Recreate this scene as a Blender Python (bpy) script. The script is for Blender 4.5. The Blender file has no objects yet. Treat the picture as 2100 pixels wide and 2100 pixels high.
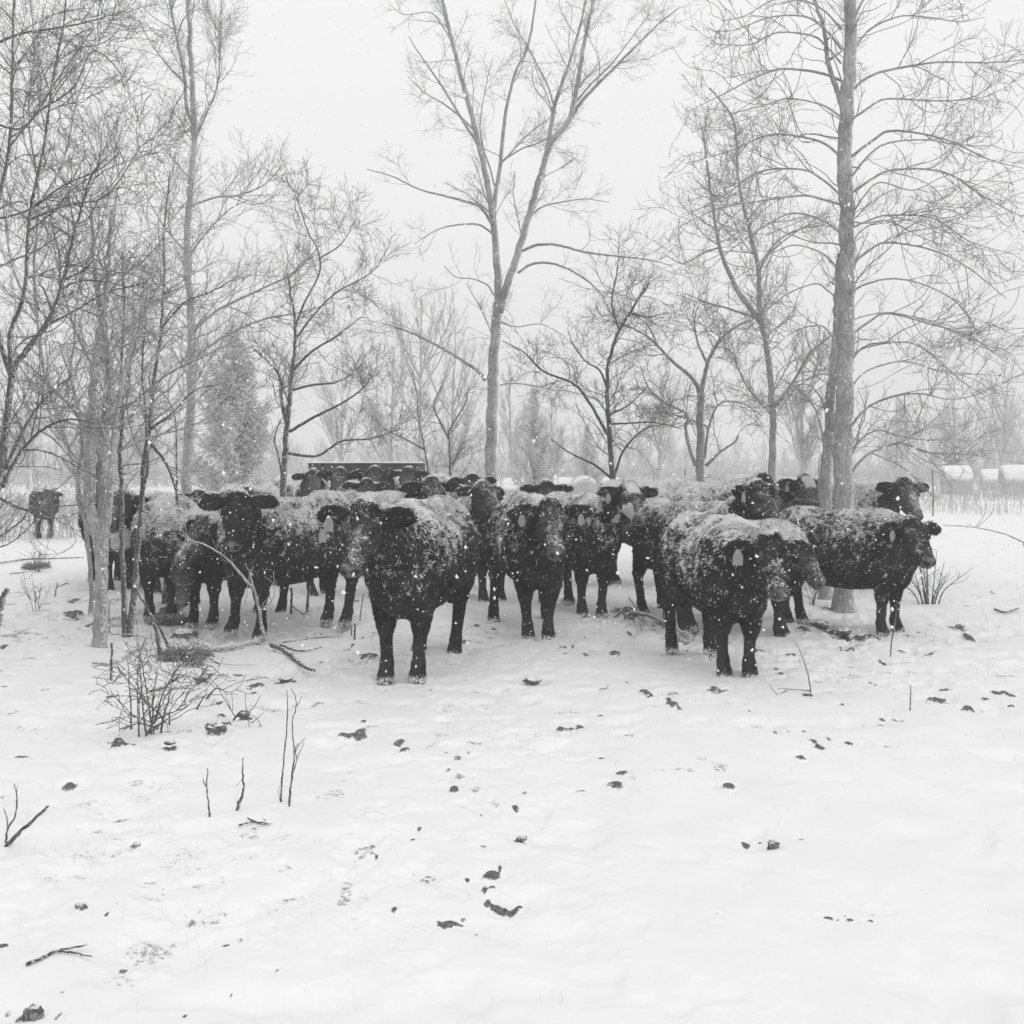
import bpy, math, random
import numpy as np
from math import radians as R, sin, cos, pi
sc = bpy.context.scene
COL = sc.collection
rng = np.random.default_rng(7)
random.seed(7)

# ------------------------------------------------------------ camera, sky, sun, exposure
CAMH = 1.5
cam_d = bpy.data.cameras.new('camera'); cam = bpy.data.objects.new('camera', cam_d); COL.objects.link(cam)
cam.location = (0, 0, CAMH); cam.rotation_euler = (pi/2, 0, 0)
cam_d.sensor_width = 36; cam_d.lens = 36; cam_d.shift_y = -100/2100
cam_d.clip_start = 0.05; cam_d.clip_end = 2000
sc.camera = cam

SUN_EL, SUN_AZ = R(48), R(150)
w = bpy.data.worlds.new('World'); sc.world = w; w.use_nodes = True
nt = w.node_tree; nt.nodes.clear()
out = nt.nodes.new('ShaderNodeOutputWorld'); bg = nt.nodes.new('ShaderNodeBackground')
sky = nt.nodes.new('ShaderNodeTexSky'); sky.sky_type = 'NISHITA'; sky.sun_disc = False
sky.sun_elevation = SUN_EL; sky.sun_rotation = SUN_AZ
bw = nt.nodes.new('ShaderNodeRGBToBW'); nt.links.new(sky.outputs[0], bw.inputs[0])
mx = nt.nodes.new('ShaderNodeMix'); mx.data_type = 'FLOAT'; mx.inputs[0].default_value = 0.93
nt.links.new(bw.outputs[0], mx.inputs[2]); mx.inputs[3].default_value = 10.4     # thick even cloud over the sky
nt.links.new(mx.outputs[0], bg.inputs[0]); bg.inputs[1].default_value = 0.1
nt.links.new(bg.outputs[0], out.inputs[0])

sd = bpy.data.lights.new('sun', 'SUN'); sd.energy = 0.5; sd.angle = R(25)
sun = bpy.data.objects.new('sun', sd); COL.objects.link(sun)
sun.rotation_euler = (pi/2-SUN_EL, 0, pi-SUN_AZ)
sc.view_settings.view_transform = 'Standard'; sc.view_settings.look = 'None'
sc.view_settings.exposure = 0.0; sc.view_settings.gamma = 1.0
sc.cycles.max_bounces = 6; sc.cycles.diffuse_bounces = 3; sc.cycles.volume_bounces = 1
sc.cycles.transparent_max_bounces = 8
sc.cycles.use_denoising = True
sc.render.film_transparent = False

# ------------------------------------------------------------ helpers
def W(u, v, Y): return np.array([(u-1050)/2100*Y, Y, CAMH-(v-950)/2100*Y])
def gp(u, v):
    Y = 2100*CAMH/(v-950); return ((u-1050)/2100*Y, Y)

def _h(ix, iy, iz, s):
    n = (ix*73856093) ^ (iy*19349663) ^ (iz*83492791) ^ (s*2654435761 & 0x7fffffff)
    n = (n ^ (n >> 13)) * 1274126177 & 0x7fffffff
    n = (n ^ (n >> 16)) * 668265263 & 0x7fffffff
    return ((n >> 5) & 0xffff)/65535.0
def vnoise(p, s=0):
    p = np.asarray(p, float); i = np.floor(p).astype(np.int64); f = p-i; f = f*f*(3-2*f)
    x, y, z = i[..., 0], i[..., 1], i[..., 2]; fx, fy, fz = f[..., 0], f[..., 1], f[..., 2]
    r = 0
    for dx in (0, 1):
        for dy in (0, 1):
            for dz in (0, 1):
                r = r + _h(x+dx, y+dy, z+dz, s)*(fx if dx else 1-fx)*(fy if dy else 1-fy)*(fz if dz else 1-fz)
    return r
def fbm(p, o=3, s=0):
    p = np.asarray(p, float); r = 0; a = 0.5; t = 0
    for k in range(o):
        r = r+a*vnoise(p, s+k*7); t += a; a *= .5; p = p*2.03+11.3
    return r/t
def sstep(a, b, x):
    t = np.clip((x-a)/(b-a), 0, 1); return t*t*(3-2*t)
def nrm(v): return v/np.maximum(np.linalg.norm(v, axis=-1, keepdims=True), 1e-9)

def mk_mesh(name, V, quads=None, tris=None, mat=None, attrs=None, smooth=True):
    me = bpy.data.meshes.new(name)
    V = np.asarray(V, np.float32)
    nq = 0 if quads is None else len(quads); ntr = 0 if tris is None else len(tris)
    loops = np.concatenate([np.asarray(x, np.int32).ravel() for x in (quads, tris) if x is not None and len(x)])
    me.vertices.add(len(V)); me.vertices.foreach_set('co', V.ravel())
    me.loops.add(len(loops)); me.loops.foreach_set('vertex_index', loops)
    me.polygons.add(nq+ntr)
    st = np.concatenate([np.arange(nq)*4, nq*4+np.arange(ntr)*3]).astype(np.int32)
    me.polygons.foreach_set('loop_start', st)
    me.polygons.foreach_set('use_smooth', np.full(nq+ntr, smooth))
    me.update(calc_edges=True)
    if attrs:
        for k, a in attrs.items():
            at = me.attributes.new(k, 'FLOAT', 'POINT'); at.data.foreach_set('value', np.asarray(a, np.float32))
    if mat: me.materials.append(mat)
    return me
def tag(o, label=None, cat=None, group=None, kind=None):
    if label: o['label'] = label
    if cat: o['category'] = cat
    if group: o['group'] = group
    if kind: o['kind'] = kind
    return o
def obj(name, me, parent=None, loc=None):
    o = bpy.data.objects.new(name, me); COL.objects.link(o)
    if parent: o.parent = parent
    if loc is not None: o.location = loc
    return o
def empty(name, loc, label, cat, group=None):
    o = bpy.data.objects.new(name, None); COL.objects.link(o); o.location = loc
    o.empty_display_size = 0.2
    return tag(o, label, cat, group)

# ------------------------------------------------------------ materials
def new_mat(name):
    m = bpy.data.materials.new(name); m.use_nodes = True; n = m.node_tree
    b = n.nodes['Principled BSDF']; b.inputs['Roughness'].default_value = .85
    b.inputs['Specular IOR Level'].default_value = .15
    return m, n, b
def N(n, t, **kw):
    x = n.nodes.new(t)
    for k, v in kw.items(): setattr(x, k, v)
    return x
def noise(n, scale, detail=3, vec=None, rough=.55):
    x = N(n, 'ShaderNodeTexNoise'); x.inputs['Scale'].default_value = scale; x.inputs['Detail'].default_value = detail
    x.inputs['Roughness'].default_value = rough
    if vec: n.links.new(vec, x.inputs['Vector'])
    return x.outputs[0]
def mrange(n, src, a, b, c=0., d=1., smooth=True):
    x = N(n, 'ShaderNodeMapRange'); x.interpolation_type = 'SMOOTHSTEP' if smooth else 'LINEAR'
    x.inputs[1].default_value = a; x.inputs[2].default_value = b; x.inputs[3].default_value = c; x.inputs[4].default_value = d
    n.links.new(src, x.inputs[0]); return x.outputs[0]
def mth(n, op, a, b):
    x = N(n, 'ShaderNodeMath', operation=op)
    for i, s in enumerate((a, b)):
        if isinstance(s, (int, float)): x.inputs[i].default_value = s
        else: n.links.new(s, x.inputs[i])
    return x.outputs[0]
def mixv(n, f, a, b):
    x = N(n, 'ShaderNodeMix', data_type='FLOAT')
    for i, s in zip((0, 2, 3), (f, a, b)):
        if isinstance(s, (int, float)): x.inputs[i].default_value = s
        else: n.links.new(s, x.inputs[i])
    return x.outputs[0]
def bump(n, b, h, strength, dist):
    x = N(n, 'ShaderNodeBump'); x.inputs['Strength'].default_value = strength; x.inputs['Distance'].default_value = dist
    n.links.new(h, x.inputs['Height']); n.links.new(x.outputs[0], b.inputs['Normal'])
def attr(n, name):
    x = N(n, 'ShaderNodeAttribute', attribute_name=name); return x.outputs['Fac']
def objco(n): return N(n, 'ShaderNodeTexCoord').outputs['Object']

def plain(name, v, rough=.8, spec=.2, metal=0, nz=.25, scale=30):
    m, n, b = new_mat(name); co = objco(n); t = noise(n, scale, 4, co)
    c = mrange(n, t, .3, .7, v*(1-nz), v*(1+nz)); n.links.new(c, b.inputs['Base Color'])
    b.inputs['Roughness'].default_value = rough; b.inputs['Specular IOR Level'].default_value = spec
    b.inputs['Metallic'].default_value = metal
    return m

# snow-covered ground
M_ground, n, b = new_mat('snow_ground'); co = objco(n)
d = attr(n, 'dirt'); f1 = noise(n, 38, 5, co, .65); f2 = noise(n, 140, 3, co)
f3 = noise(n, 95, 4, co, .7)
thr = mth(n, 'ADD', d, mth(n, 'ADD', mth(n, 'MULTIPLY', mth(n, 'SUBTRACT', f1, .5), 1.7), mth(n, 'MULTIPLY', mth(n, 'SUBTRACT', f3, .5), 1.3)))
fac = mth(n, 'MULTIPLY', mrange(n, thr, .55, .85), mrange(n, d, 0.12, .5))
soil = mth(n, 'ADD', mrange(n, f2, .3, .75, .04, .28), mrange(n, d, .45, .95, .30, 0.))
sn = mrange(n, noise(n, 3, 3, co), .3, .7, .85, .89)
n.links.new(mixv(n, fac, sn, soil), b.inputs['Base Color'])
hb = mth(n, 'ADD', mth(n, 'MULTIPLY', noise(n, 22, 4, co), 1.0), mth(n, 'MULTIPLY', f2, mrange(n, fac, 0, 1, .25, 1.2)))
bump(n, b, hb, .35, .012)
b.inputs['Subsurface Weight'].default_value = 0.0

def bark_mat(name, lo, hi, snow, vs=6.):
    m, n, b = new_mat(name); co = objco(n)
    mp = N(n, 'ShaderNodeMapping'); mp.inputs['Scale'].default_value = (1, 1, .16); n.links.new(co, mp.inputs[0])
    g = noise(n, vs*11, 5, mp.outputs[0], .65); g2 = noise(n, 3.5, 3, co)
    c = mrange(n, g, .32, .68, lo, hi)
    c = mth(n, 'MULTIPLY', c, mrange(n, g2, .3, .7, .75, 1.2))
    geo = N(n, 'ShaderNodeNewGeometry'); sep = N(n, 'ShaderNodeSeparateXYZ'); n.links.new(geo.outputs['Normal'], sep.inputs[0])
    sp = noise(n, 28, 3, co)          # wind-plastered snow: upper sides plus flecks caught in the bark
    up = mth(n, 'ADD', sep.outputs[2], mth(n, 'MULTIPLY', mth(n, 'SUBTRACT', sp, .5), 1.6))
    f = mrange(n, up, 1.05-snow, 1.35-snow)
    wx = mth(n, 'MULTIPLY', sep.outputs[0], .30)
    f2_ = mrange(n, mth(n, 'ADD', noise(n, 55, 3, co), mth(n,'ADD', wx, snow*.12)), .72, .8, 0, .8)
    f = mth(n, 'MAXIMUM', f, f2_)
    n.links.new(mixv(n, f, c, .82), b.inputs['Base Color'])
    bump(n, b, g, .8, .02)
    return m
M_bark = bark_mat('bark_grey', .24, .46, .28)
M_barkd = bark_mat('bark_dark', .07, .19, .15)
M_twig = bark_mat('twig_grey', .24, .40, .40)
M_twigd = bark_mat('twig_dark', .10, .22, .3)
M_twigm = bark_mat('twig_mid', .15, .28, .35)
M_twigs = bark_mat('twig_snowy', .24, .42, .75)
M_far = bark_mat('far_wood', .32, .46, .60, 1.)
M_stick = bark_mat('stick_bark', .06, .2, .25)
M_needle = bark_mat('needles', .55, .75, 1.1)
M_grassdry = plain('dry_grass', .48, nz=.4, scale=8)
M_straw = plain('straw', .3, nz=.5)

# fur: body and tufts share it; attribute snow = how much snow lies in the coat
M_fur, n, b = new_mat('cattle_fur'); co = objco(n)
s_ = attr(n, 'snow'); wh = attr(n, 'white'); mz = attr(n, 'muzzle'); hf = attr(n, 'hoof')
f1 = noise(n, 70, 4, co, .7); f0 = noise(n, 14, 3, co, .6)
nn = mth(n, 'ADD', mth(n, 'MULTIPLY', mth(n, 'SUBTRACT', f1, .5), 1.5), mth(n, 'MULTIPLY', mth(n, 'SUBTRACT', f0, .5), .6))
rdg = N(n, 'ShaderNodeMath', operation='ABSOLUTE'); n.links.new(mth(n, 'SUBTRACT', noise(n, 26, 3, co), .5), rdg.inputs[0])
nn = mth(n, 'SUBTRACT', nn, mrange(n, rdg.outputs[0], 0, .05, .45, 0.))
fs = mrange(n, mth(n, 'ADD', s_, nn), .38, .82)
hair = mth(n, 'MULTIPLY', mrange(n, f1, .3, .7, .018, .052), mrange(n, noise(n, 5, 2, co), .3, .7, .7, 1.5))
hair = mixv(n, wh, hair, .72)
hair = mixv(n, attr(n, 'face'), hair, mrange(n, f1, .3, .7, .07, .21))
hair = mixv(n, mz, hair, mrange(n, noise(n, 30, 4, co), .3, .7, .10, .22))
hair = mixv(n, hf, hair, .05)
colr = mixv(n, fs, hair, .80)
n.links.new(colr, b.inputs['Base Color']); b.inputs['Roughness'].default_value = .9
b.inputs['Specular IOR Level'].default_value = .08
bump(n, b, f1, .6, .01)
M_eye, n, b = new_mat('eye_dark'); b.inputs['Base Color'].default_value = (.012,.012,.012,1); b.inputs['Roughness'].default_value = .12; b.inputs['Specular IOR Level'].default_value = .5
M_tag = plain('tag_plastic', .26, .5, .3, nz=.1, scale=20)
M_metal = plain('feeder_metal', .035, .6, .3, nz=.4, scale=6)
M_post = plain('post_steel', .12, .6, .3)
M_snowobj, n, b = new_mat('settled_snow'); b.inputs['Base Color'].default_value = (.87,.87,.87,1); co = objco(n); bump(n, b, noise(n, 20, 4, co), .3, .02)
M_flake, n, b = new_mat('snowflake'); b.inputs['Base Color'].default_value = (.95,.95,.95,1); b.inputs['Roughness'].default_value = 1
M_bale, n, b = new_mat('hay_bale'); co = objco(n)
geo = N(n, 'ShaderNodeNewGeometry'); sep = N(n, 'ShaderNodeSeparateXYZ'); n.links.new(geo.outputs['Normal'], sep.inputs[0])
f = mrange(n, mth(n, 'ADD', sep.outputs[2], mth(n, 'MULTIPLY', noise(n, 9, 4, co), .5)), .3, .8)
n.links.new(mixv(n, f, mrange(n, noise(n, 25, 4, co), .3, .7, .3, .48), .86), b.inputs['Base Color'])

# ------------------------------------------------------------ ground
def gz(x, y):
    x = np.asarray(x, float); y = np.asarray(y, float)
    p = np.stack([x*.33, y*.33, 0*x], -1); q = np.stack([x*1.1, y*1.1, 0*x+3], -1)
    near = sstep(60, 25, y)
    z = (fbm(p, 2, 3)-.5)*.12*near+(fbm(q, 2, 5)-.5)*.05*near
    z = z-.55*sstep(38, 50, y)*sstep(14, 9, np.abs(x-3))*sstep(90, 60, y)
    z = z+.6*sstep(60, 200, y)*fbm(np.stack([x*.02, y*.02, 0*x], -1), 2, 9)
    return z

# trampled spots: u, v, width px, height px, strength, depth
def spots(ox, oy, s, L): return [(ox+a[0]*s, oy+a[1]*s, a[2]*s, a[3]*s, (a[4] if len(a) > 4 else 1.)) for a in L]
SP = spots(700, 1400, .3623, [(100,290,90,60),(135,207,45,20),(325,345,60,50),(355,388,60,35),(600,400,50,25,.8),(660,425,50,35,.85),(720,400,30,25),(640,602,55,40),(610,495,45,15),
 (680,525,80,30,.7),(760,600,60,60,.7),(870,670,60,60,.6),(790,737,25,20),(985,702,40,35),(1020,885,80,36,1.3),(405,877,40,20),(440,830,30,14),(800,920,90,22,.7),(130,950,170,90,.62),(180,930,40,20),(200,970,30,50,.9),(30,1170,110,150,.68),
 (845,1075,110,36,1.2),(895,1045,20,50),(710,1098,40,26),(810,1155,30,60),(860,1135,50,22),(825,1210,50,60,1.1),(890,1240,90,50,1.2),(970,1240,90,40,1.1),(300,1280,36,30),(610,1328,150,26,1.2),(550,1318,40,16),(690,1308,30,14),(765,1375,30,18),
 (1250,252,70,36,1.1),(1300,240,50,22),(1355,232,50,32,1.1),(1460,187,50,14),(1730,80,70,50,1.1),(1862,125,45,55,1.1),(1912,155,30,60),(1470,415,40,20,.9),(1578,515,75,30),(1550,575,110,34,.95),(1350,600,80,12),(1040,610,50,18,.7),(590,285,25,20,.8),(480,725,30,14,.8),(20,550,50,20,.6),(190,740,130,60,.5),(1065,400,70,16,.7)])
SP += spots(1400, 1300, .3623, [(180,325,48,36),(375,452,26,14),(610,115,64,28,1.2),(530,215,70,22),(555,246,45,20),(702,360,68,26,1.2),(905,415,34,14),(1130,148,44,20),(1240,85,70,26),(895,62,55,18,1.1),(955,77,60,22,1.1),
 (1060,278,24,12),(1092,296,40,14),(1455,385,120,44,1.1),(1410,362,40,16),(1620,430,80,34),(1708,382,50,18),(1785,335,80,30,1.1),(1845,345,80,24),(1850,425,50,12),(1130,498,40,18,1.1),(1200,495,50,12),(1240,495,26,12),(1120,535,60,10),(520,572,34,24,.9),(595,572,22,16,.9),(685,570,34,24,.9),(745,640,44,40),(770,660,60,24,1.1),(825,625,24,26),(940,645,38,24,1.1),
 (670,720,76,34,1.2),(260,866,90,34,1.1),(355,1145,44,40,1.1),(438,1145,34,16,1.1),(675,1157,60,10),(825,1610,75,26,1.1),(880,1618,44,16,1.0),(945,1627,54,24,1.2),(915,1603,24,12),(1063,1638,44,22,1.1),(1078,1604,18,24),(195,1590,60,16,.55),(980,1540,40,16,.6),(1155,658,60,16,.7),(820,822,50,10,.6)])
SP += spots(0, 1500, .3623, [(458,1000,80,34,1.3),(605,1032,20,26,1.1),(20,1188,90,26,1.1),(330,1600,50,80,.9),(120,1612,60,50,.9),(40,1590,60,90,.7),(670,585,70,26,.75),(770,605,70,18,.8),(700,1300,60,30,.8),(290,790,120,40,.6),(870,1190,320,130,.62),(1420,580,170,90,.62),(1280,1187,50,16,1.0),(1360,1140,55,40,.7),(1310,1447,34,30,.9),(1120,860,110,36,.7),(1180,1010,300,50,.55),(1640,930,160,50,.6),(1090,1020,80,60,.7),(670,1380,220,60,.5),(1575,1310,90,30,.6),(460,1258,30,24,1.0),(1050,1580,30,24,.9),(350,1465,24,18,1),(1590,590,150,50,.55),(1800,610,90,50,.6)])
SP += spots(0, 900, .3623, [(1040,1085,150,60,1.3),(950,960,170,55,1.1),(1110,1265,110,44,1.1),(1140,1340,110,50,1.1),(1615,1358,110,28,1.2),(1660,1335,60,22),(1405,1405,44,26,1.1),(1435,1436,44,24,1.1),(1245,1485,45,28),(1250,1552,45,18),(1375,1560,90,50,1.2),(1295,1592,60,16),(1225,1645,150,90,1.3),(1190,1610,80,40),(670,1728,60,55,1.2),(716,1722,36,26),(752,1752,30,18),(960,1735,85,34,1.2),(950,1660,66,24,1),(885,1620,40,60,.9),(420,905,56,22,1.1),(430,980,140,26,1.0),(510,1032,50,22),(640,1450,80,20),(400,1212,20,14),(15,1150,40,20,1.1),(20,1395,60,14),(1415,1340,30,40),(1455,1365,30,12),(340,1190,20,10),(365,820,50,14),(1270,1130,80,34,.9),(1820,1050,200,26,.6),(1700,1040,300,80,.55),(1500,1330,60,20)])
SP += spots(1300, 900, .3623, [(1060,1062,110,64,1.2),(1190,1095,90,60,1.2),(1290,1118,150,20,1.1),(1375,1108,40,26,1),(960,1080,80,24,1.1),(1170,1165,50,18,1.1),(1230,1183,55,24,1.2),(1400,1250,45,18,1.1),(1840,1053,64,34,1.1),(1885,1098,80,28,1),(1890,1530,70,24),(1180,1518,32,12,1),(1550,1100,30,14,1),(1608,1080,26,12,1),(1755,1130,20,8,1),(1700,1185,30,8,1),(255,1545,24,10),(140,1100,500,60,.55),(1085,960,90,24,.9),(1150,1010,300,30,.5),(420,1140,260,70,.5)])
SP += spots(950, 900, .2847, [(750,1160,160,70,.75),(1190,1262,270,56,.95),(1400,1300,300,60,.8),(1540,1400,200,50,.8),(1195,1370,36,44,1.1),(880,1310,110,24,1),(1020,1180,34,26,1),(880,1552,70,26,1),(875,1438,26,20),(1090,1540,90,34,.95),(720,1510,60,16),(730,1556,60,14),(1180,1770,40,12),(790,1500,34,30),(930,1520,36,30),(1210,1330,30,10,1.1),(95,1355,60,16,1.1),(205,1433,50,10,1.1),(140,1452,60,12),(380,1422,24,10),(100,1060,120,60,.7),(80,1130,120,40,.6),(1775,1565,26,18),(1465,1455,34,12)])
SP += spots(550, 900, .2847, [(200,1360,700,120,.55),(720,1580,140,34,.95),(610,1465,26,16,1.1),(560,1500,100,34,.7),(380,1590,40,20,.8),(200,1660,300,40,.5),(680,1400,30,30,.8),(1480,1355,60,14,1.1),(1520,1455,80,12),(1610,1433,50,10),(1410,1450,30,30,1.0)])

def hoofprints():
    r = np.random.default_rng(31)
    for k in range(120):                       # strings of prints left by walking cattle
        x, y = (r.uniform(-5.5, 6.2), r.uniform(5.2, 14)) if k < 85 else (r.uniform(-3.5, 4.5), r.uniform(3.4, 8))
        a = r.uniform(0, pi); n_ = r.integers(2, 7)
        for i in range(n_):
            x += cos(a)*.32+r.normal()*.08; y += sin(a)*.32+r.normal()*.08
            if y < 3.1: continue
            d_ = r.uniform(.08, .15); SP.append((1050+x/y*2100, 950+3150/y, d_/y*2100, d_*r.uniform(.6, 1)*3150/y**2, r.choice([.34, .45, .55, .62, .75, .95], p=[.25, .25, .2, .14, .1, .06])))
hoofprints()
def build_ground():
    cols = np.concatenate([-np.geomspace(2.2, .59, 30)[:-1], np.linspace(-.57, .57, 1050), np.geomspace(.59, 2.2, 30)[1:]])
    vv = np.linspace(2330, 982, 830); Y1 = 3150/(vv-950)
    Y = np.concatenate([np.linspace(-6, Y1[0]-.03, 60), Y1, np.geomspace(Y1[-1]*1.015, 520, 90)])
    YY, TT = np.meshgrid(Y, cols, indexing='ij'); XX = TT*(np.maximum(YY, -2.4)+3)
    z = gz(XX, YY)
    dirt = np.zeros_like(z)
    p3 = np.stack([XX, YY, 0*XX], -1)
    near = sstep(26, 12, YY)
    rough = fbm(p3*7, 3, 21)-.5
    z += rough*.012*sstep(34, 8, YY)
    # windblown ripples and old tracks
    z += .03*np.minimum(0, (fbm(np.stack([XX*1.7, YY*2.4, 0*XX], -1), 3, 31)-.40))*near*3
    z += .055*np.minimum(0, (fbm(p3*3.1, 3, 35)-.36))*sstep(34, 9, YY)*3
    wob = (fbm(p3*18, 3, 41)-.5)
    for (u, v, ww, hh, st) in SP:
        cx, cy = gp(u, v); sx = ww/2100*cy*.5; sy = hh*cy*cy/3150*.5
        i0 = np.searchsorted(Y, cy-sy*3-.1); i1 = np.searchsorted(Y, cy+sy*3+.1)
        k = cy+3; j0 = np.searchsorted(cols, (cx-sx*3-.1)/(k)-.01); j1 = np.searchsorted(cols, (cx+sx*3+.1)/(k)+.01)
        S = (slice(i0, i1), slice(j0, j1))
        dx = (XX[S]-cx)/sx; dy = (YY[S]-cy)/sy
        e = np.sqrt(dx*dx+dy*dy)+wob[S]*1.5
        m = sstep(1.3, .45, e)
        dirt[S] = np.maximum(dirt[S], m*np.minimum(st, 1.15)*1.0)
        hs = min(sx, sy*1.2, .14)
        z[S] += m*(rough[S]+(.12 if st > .9 else -.32))*hs*.9*min(st, 1.1) - sstep(2.4, 1.2, e)*sstep(.4, 1.2, e)*hs*.28
    # straw, mud and tracks trampled through among the herd
    tr = sstep(8.0, 10.0, YY)*sstep(20, 13, YY)*sstep(6.5, 4.2, np.abs(XX+.1))
    f = fbm(np.stack([XX*1.6, YY*1.6, 0*XX], -1), 3, 51); g = fbm(p3*9, 3, 52)
    dirt = np.maximum(dirt, tr*sstep(.5, .72, f)*(.3+.4*g))
    tl = sstep(-1.2, -3.2, XX)*sstep(5, 8, YY)*sstep(24, 14, YY)
    dirt = np.maximum(dirt, tl*sstep(.55, .7, f)*sstep(.52, .62, g)*.75)
    sc_ = sstep(.70, .76, fbm(p3*5, 3, 60))*sstep(22, 9, YY)*sstep(3, 5, YY)*sstep(.5, .62, f)
    dirt = np.maximum(dirt, sc_*.62)
    # scuffed, half thawed patches on the left and in front of the herd
    f2 = fbm(np.stack([XX*1.1+4, YY*.8, 0*XX], -1), 3, 61); g2 = fbm(p3*9.5, 3, 62)
    lz = np.maximum(.76*sstep(.9, -.5, XX)*sstep(2.6, 3.6, YY)*sstep(9, 6.5, YY), sstep(6.2, 7.6, YY)*sstep(13, 10.5, YY)*.9)
    dirt = np.maximum(dirt, lz*sstep(.50, .68, f2)*sstep(.52, .70, g2)*.62)
    z -= lz*sstep(.47, .62, f2)*sstep(.45, .66, g2)*.018
    fr, fc = z.shape
    V = np.stack([XX, YY, z], -1).reshape(-1, 3)
    a = np.arange(fr*fc).reshape(fr, fc)
    q = np.stack([a[:-1, :-1], a[:-1, 1:], a[1:, 1:], a[1:, :-1]], -1).reshape(-1, 4)
    o = obj('ground', mk_mesh('ground', V, q, None, M_ground, {'dirt': dirt.ravel()}))
    tag(o, 'snow covered pasture trampled by hooves', kind='structure')
build_ground()

# ------------------------------------------------------------ tubes and branches
def tubes(P, Rd, sides, grooves=0.):
    """P (N,m,3), Rd (N,m) -> closed tapered tubes"""
    P = np.asarray(P, float); Rd = np.asarray(Rd, float); Nn, m, _ = P.shape
    T = np.empty_like(P); T[:, 1:-1] = P[:, 2:]-P[:, :-2]; T[:, 0] = P[:, 1]-P[:, 0]; T[:, -1] = P[:, -1]-P[:, -2]
    T = nrm(T); mean = np.abs(T.mean(1)); ref = np.eye(3)[np.argmin(mean, 1)][:, None, :]
    U = nrm(np.cross(T, np.broadcast_to(ref, T.shape))); Vv = np.cross(T, U)
    P = np.concatenate([P[:, :1], P, P[:, -1:]], 1); U = np.concatenate([U[:, :1], U, U[:, -1:]], 1); Vv = np.concatenate([Vv[:, :1], Vv, Vv[:, -1:]], 1)
    Rd = np.concatenate([Rd[:, :1]*.02, Rd, Rd[:, -1:]*.02], 1); m += 2
    th = np.arange(sides)/sides*2*pi
    rr = np.repeat(Rd[:, :, None], sides, 2)
    if grooves:
        q = P[:, :, None, :]+ (U[:, :, None]*np.cos(th)[:, None]+Vv[:, :, None]*np.sin(th)[:, None])*rr[..., None]
        rr = rr*(1+grooves*(fbm(q*np.array([22, 22, 3.]), 3, 71)-.5)*2+ .5*grooves*(fbm(q*5, 2, 72)-.5))
    V = P[:, :, None, :]+(U[:, :, None]*np.cos(th)[:, None]+Vv[:, :, None]*np.sin(th)[:, None])*rr[..., None]
    base = (np.arange(Nn)[:, None, None]*m+np.arange(m-1)[None, :, None])*sides
    j = np.arange(sides); j2 = (j+1) % sides
    q = np.stack(np.broadcast_arrays(base+j, base+j2, base+sides+j2, base+sides+j), -1).reshape(-1, 4)
    return V.reshape(-1, 3), q
class Geo:
    def __init__(s): s.V = []; s.Q = []; s.n = 0
    def add(s, V, Q): s.V.append(V); s.Q.append(Q+s.n); s.n += len(V)
    def tube(s, P, Rd, sides=6, g=0.):
        P = np.asarray(P, float); Rd = np.asarray(Rd, float)
        if P.ndim == 2: P = P[None]; Rd = Rd[None]
        s.add(*tubes(P, Rd, sides, g))
    def mesh(s, name, mat, off=(0, 0, 0)):
        return mk_mesh(name, np.concatenate(s.V)-np.asarray(off), np.concatenate(s.Q), None, mat)
def catmull(P, m):
    P = np.asarray(P, float)
    if len(P) == 2: return P[0]+(P[1]-P[0])*np.linspace(0, 1, m)[:, None]
    E = np.concatenate([2*P[:1]-P[1:2], P, 2*P[-1:]-P[-2:-1]])
    L = np.concatenate([[0], np.cumsum(np.linalg.norm(np.diff(P, axis=0), axis=1))]); t = np.interp(np.linspace(0, L[-1], m), L, np.arange(len(P)))
    i = np.minimum(t.astype(int), len(P)-2); f = (t-i)[:, None]
    a, b_, c, d_ = E[i], E[i+1], E[i+2], E[i+3]
    return .5*(2*b_+(c-a)*f+(2*a-5*b_+4*c-d_)*f*f+(3*b_-a-3*c+d_)*f**3)
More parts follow.
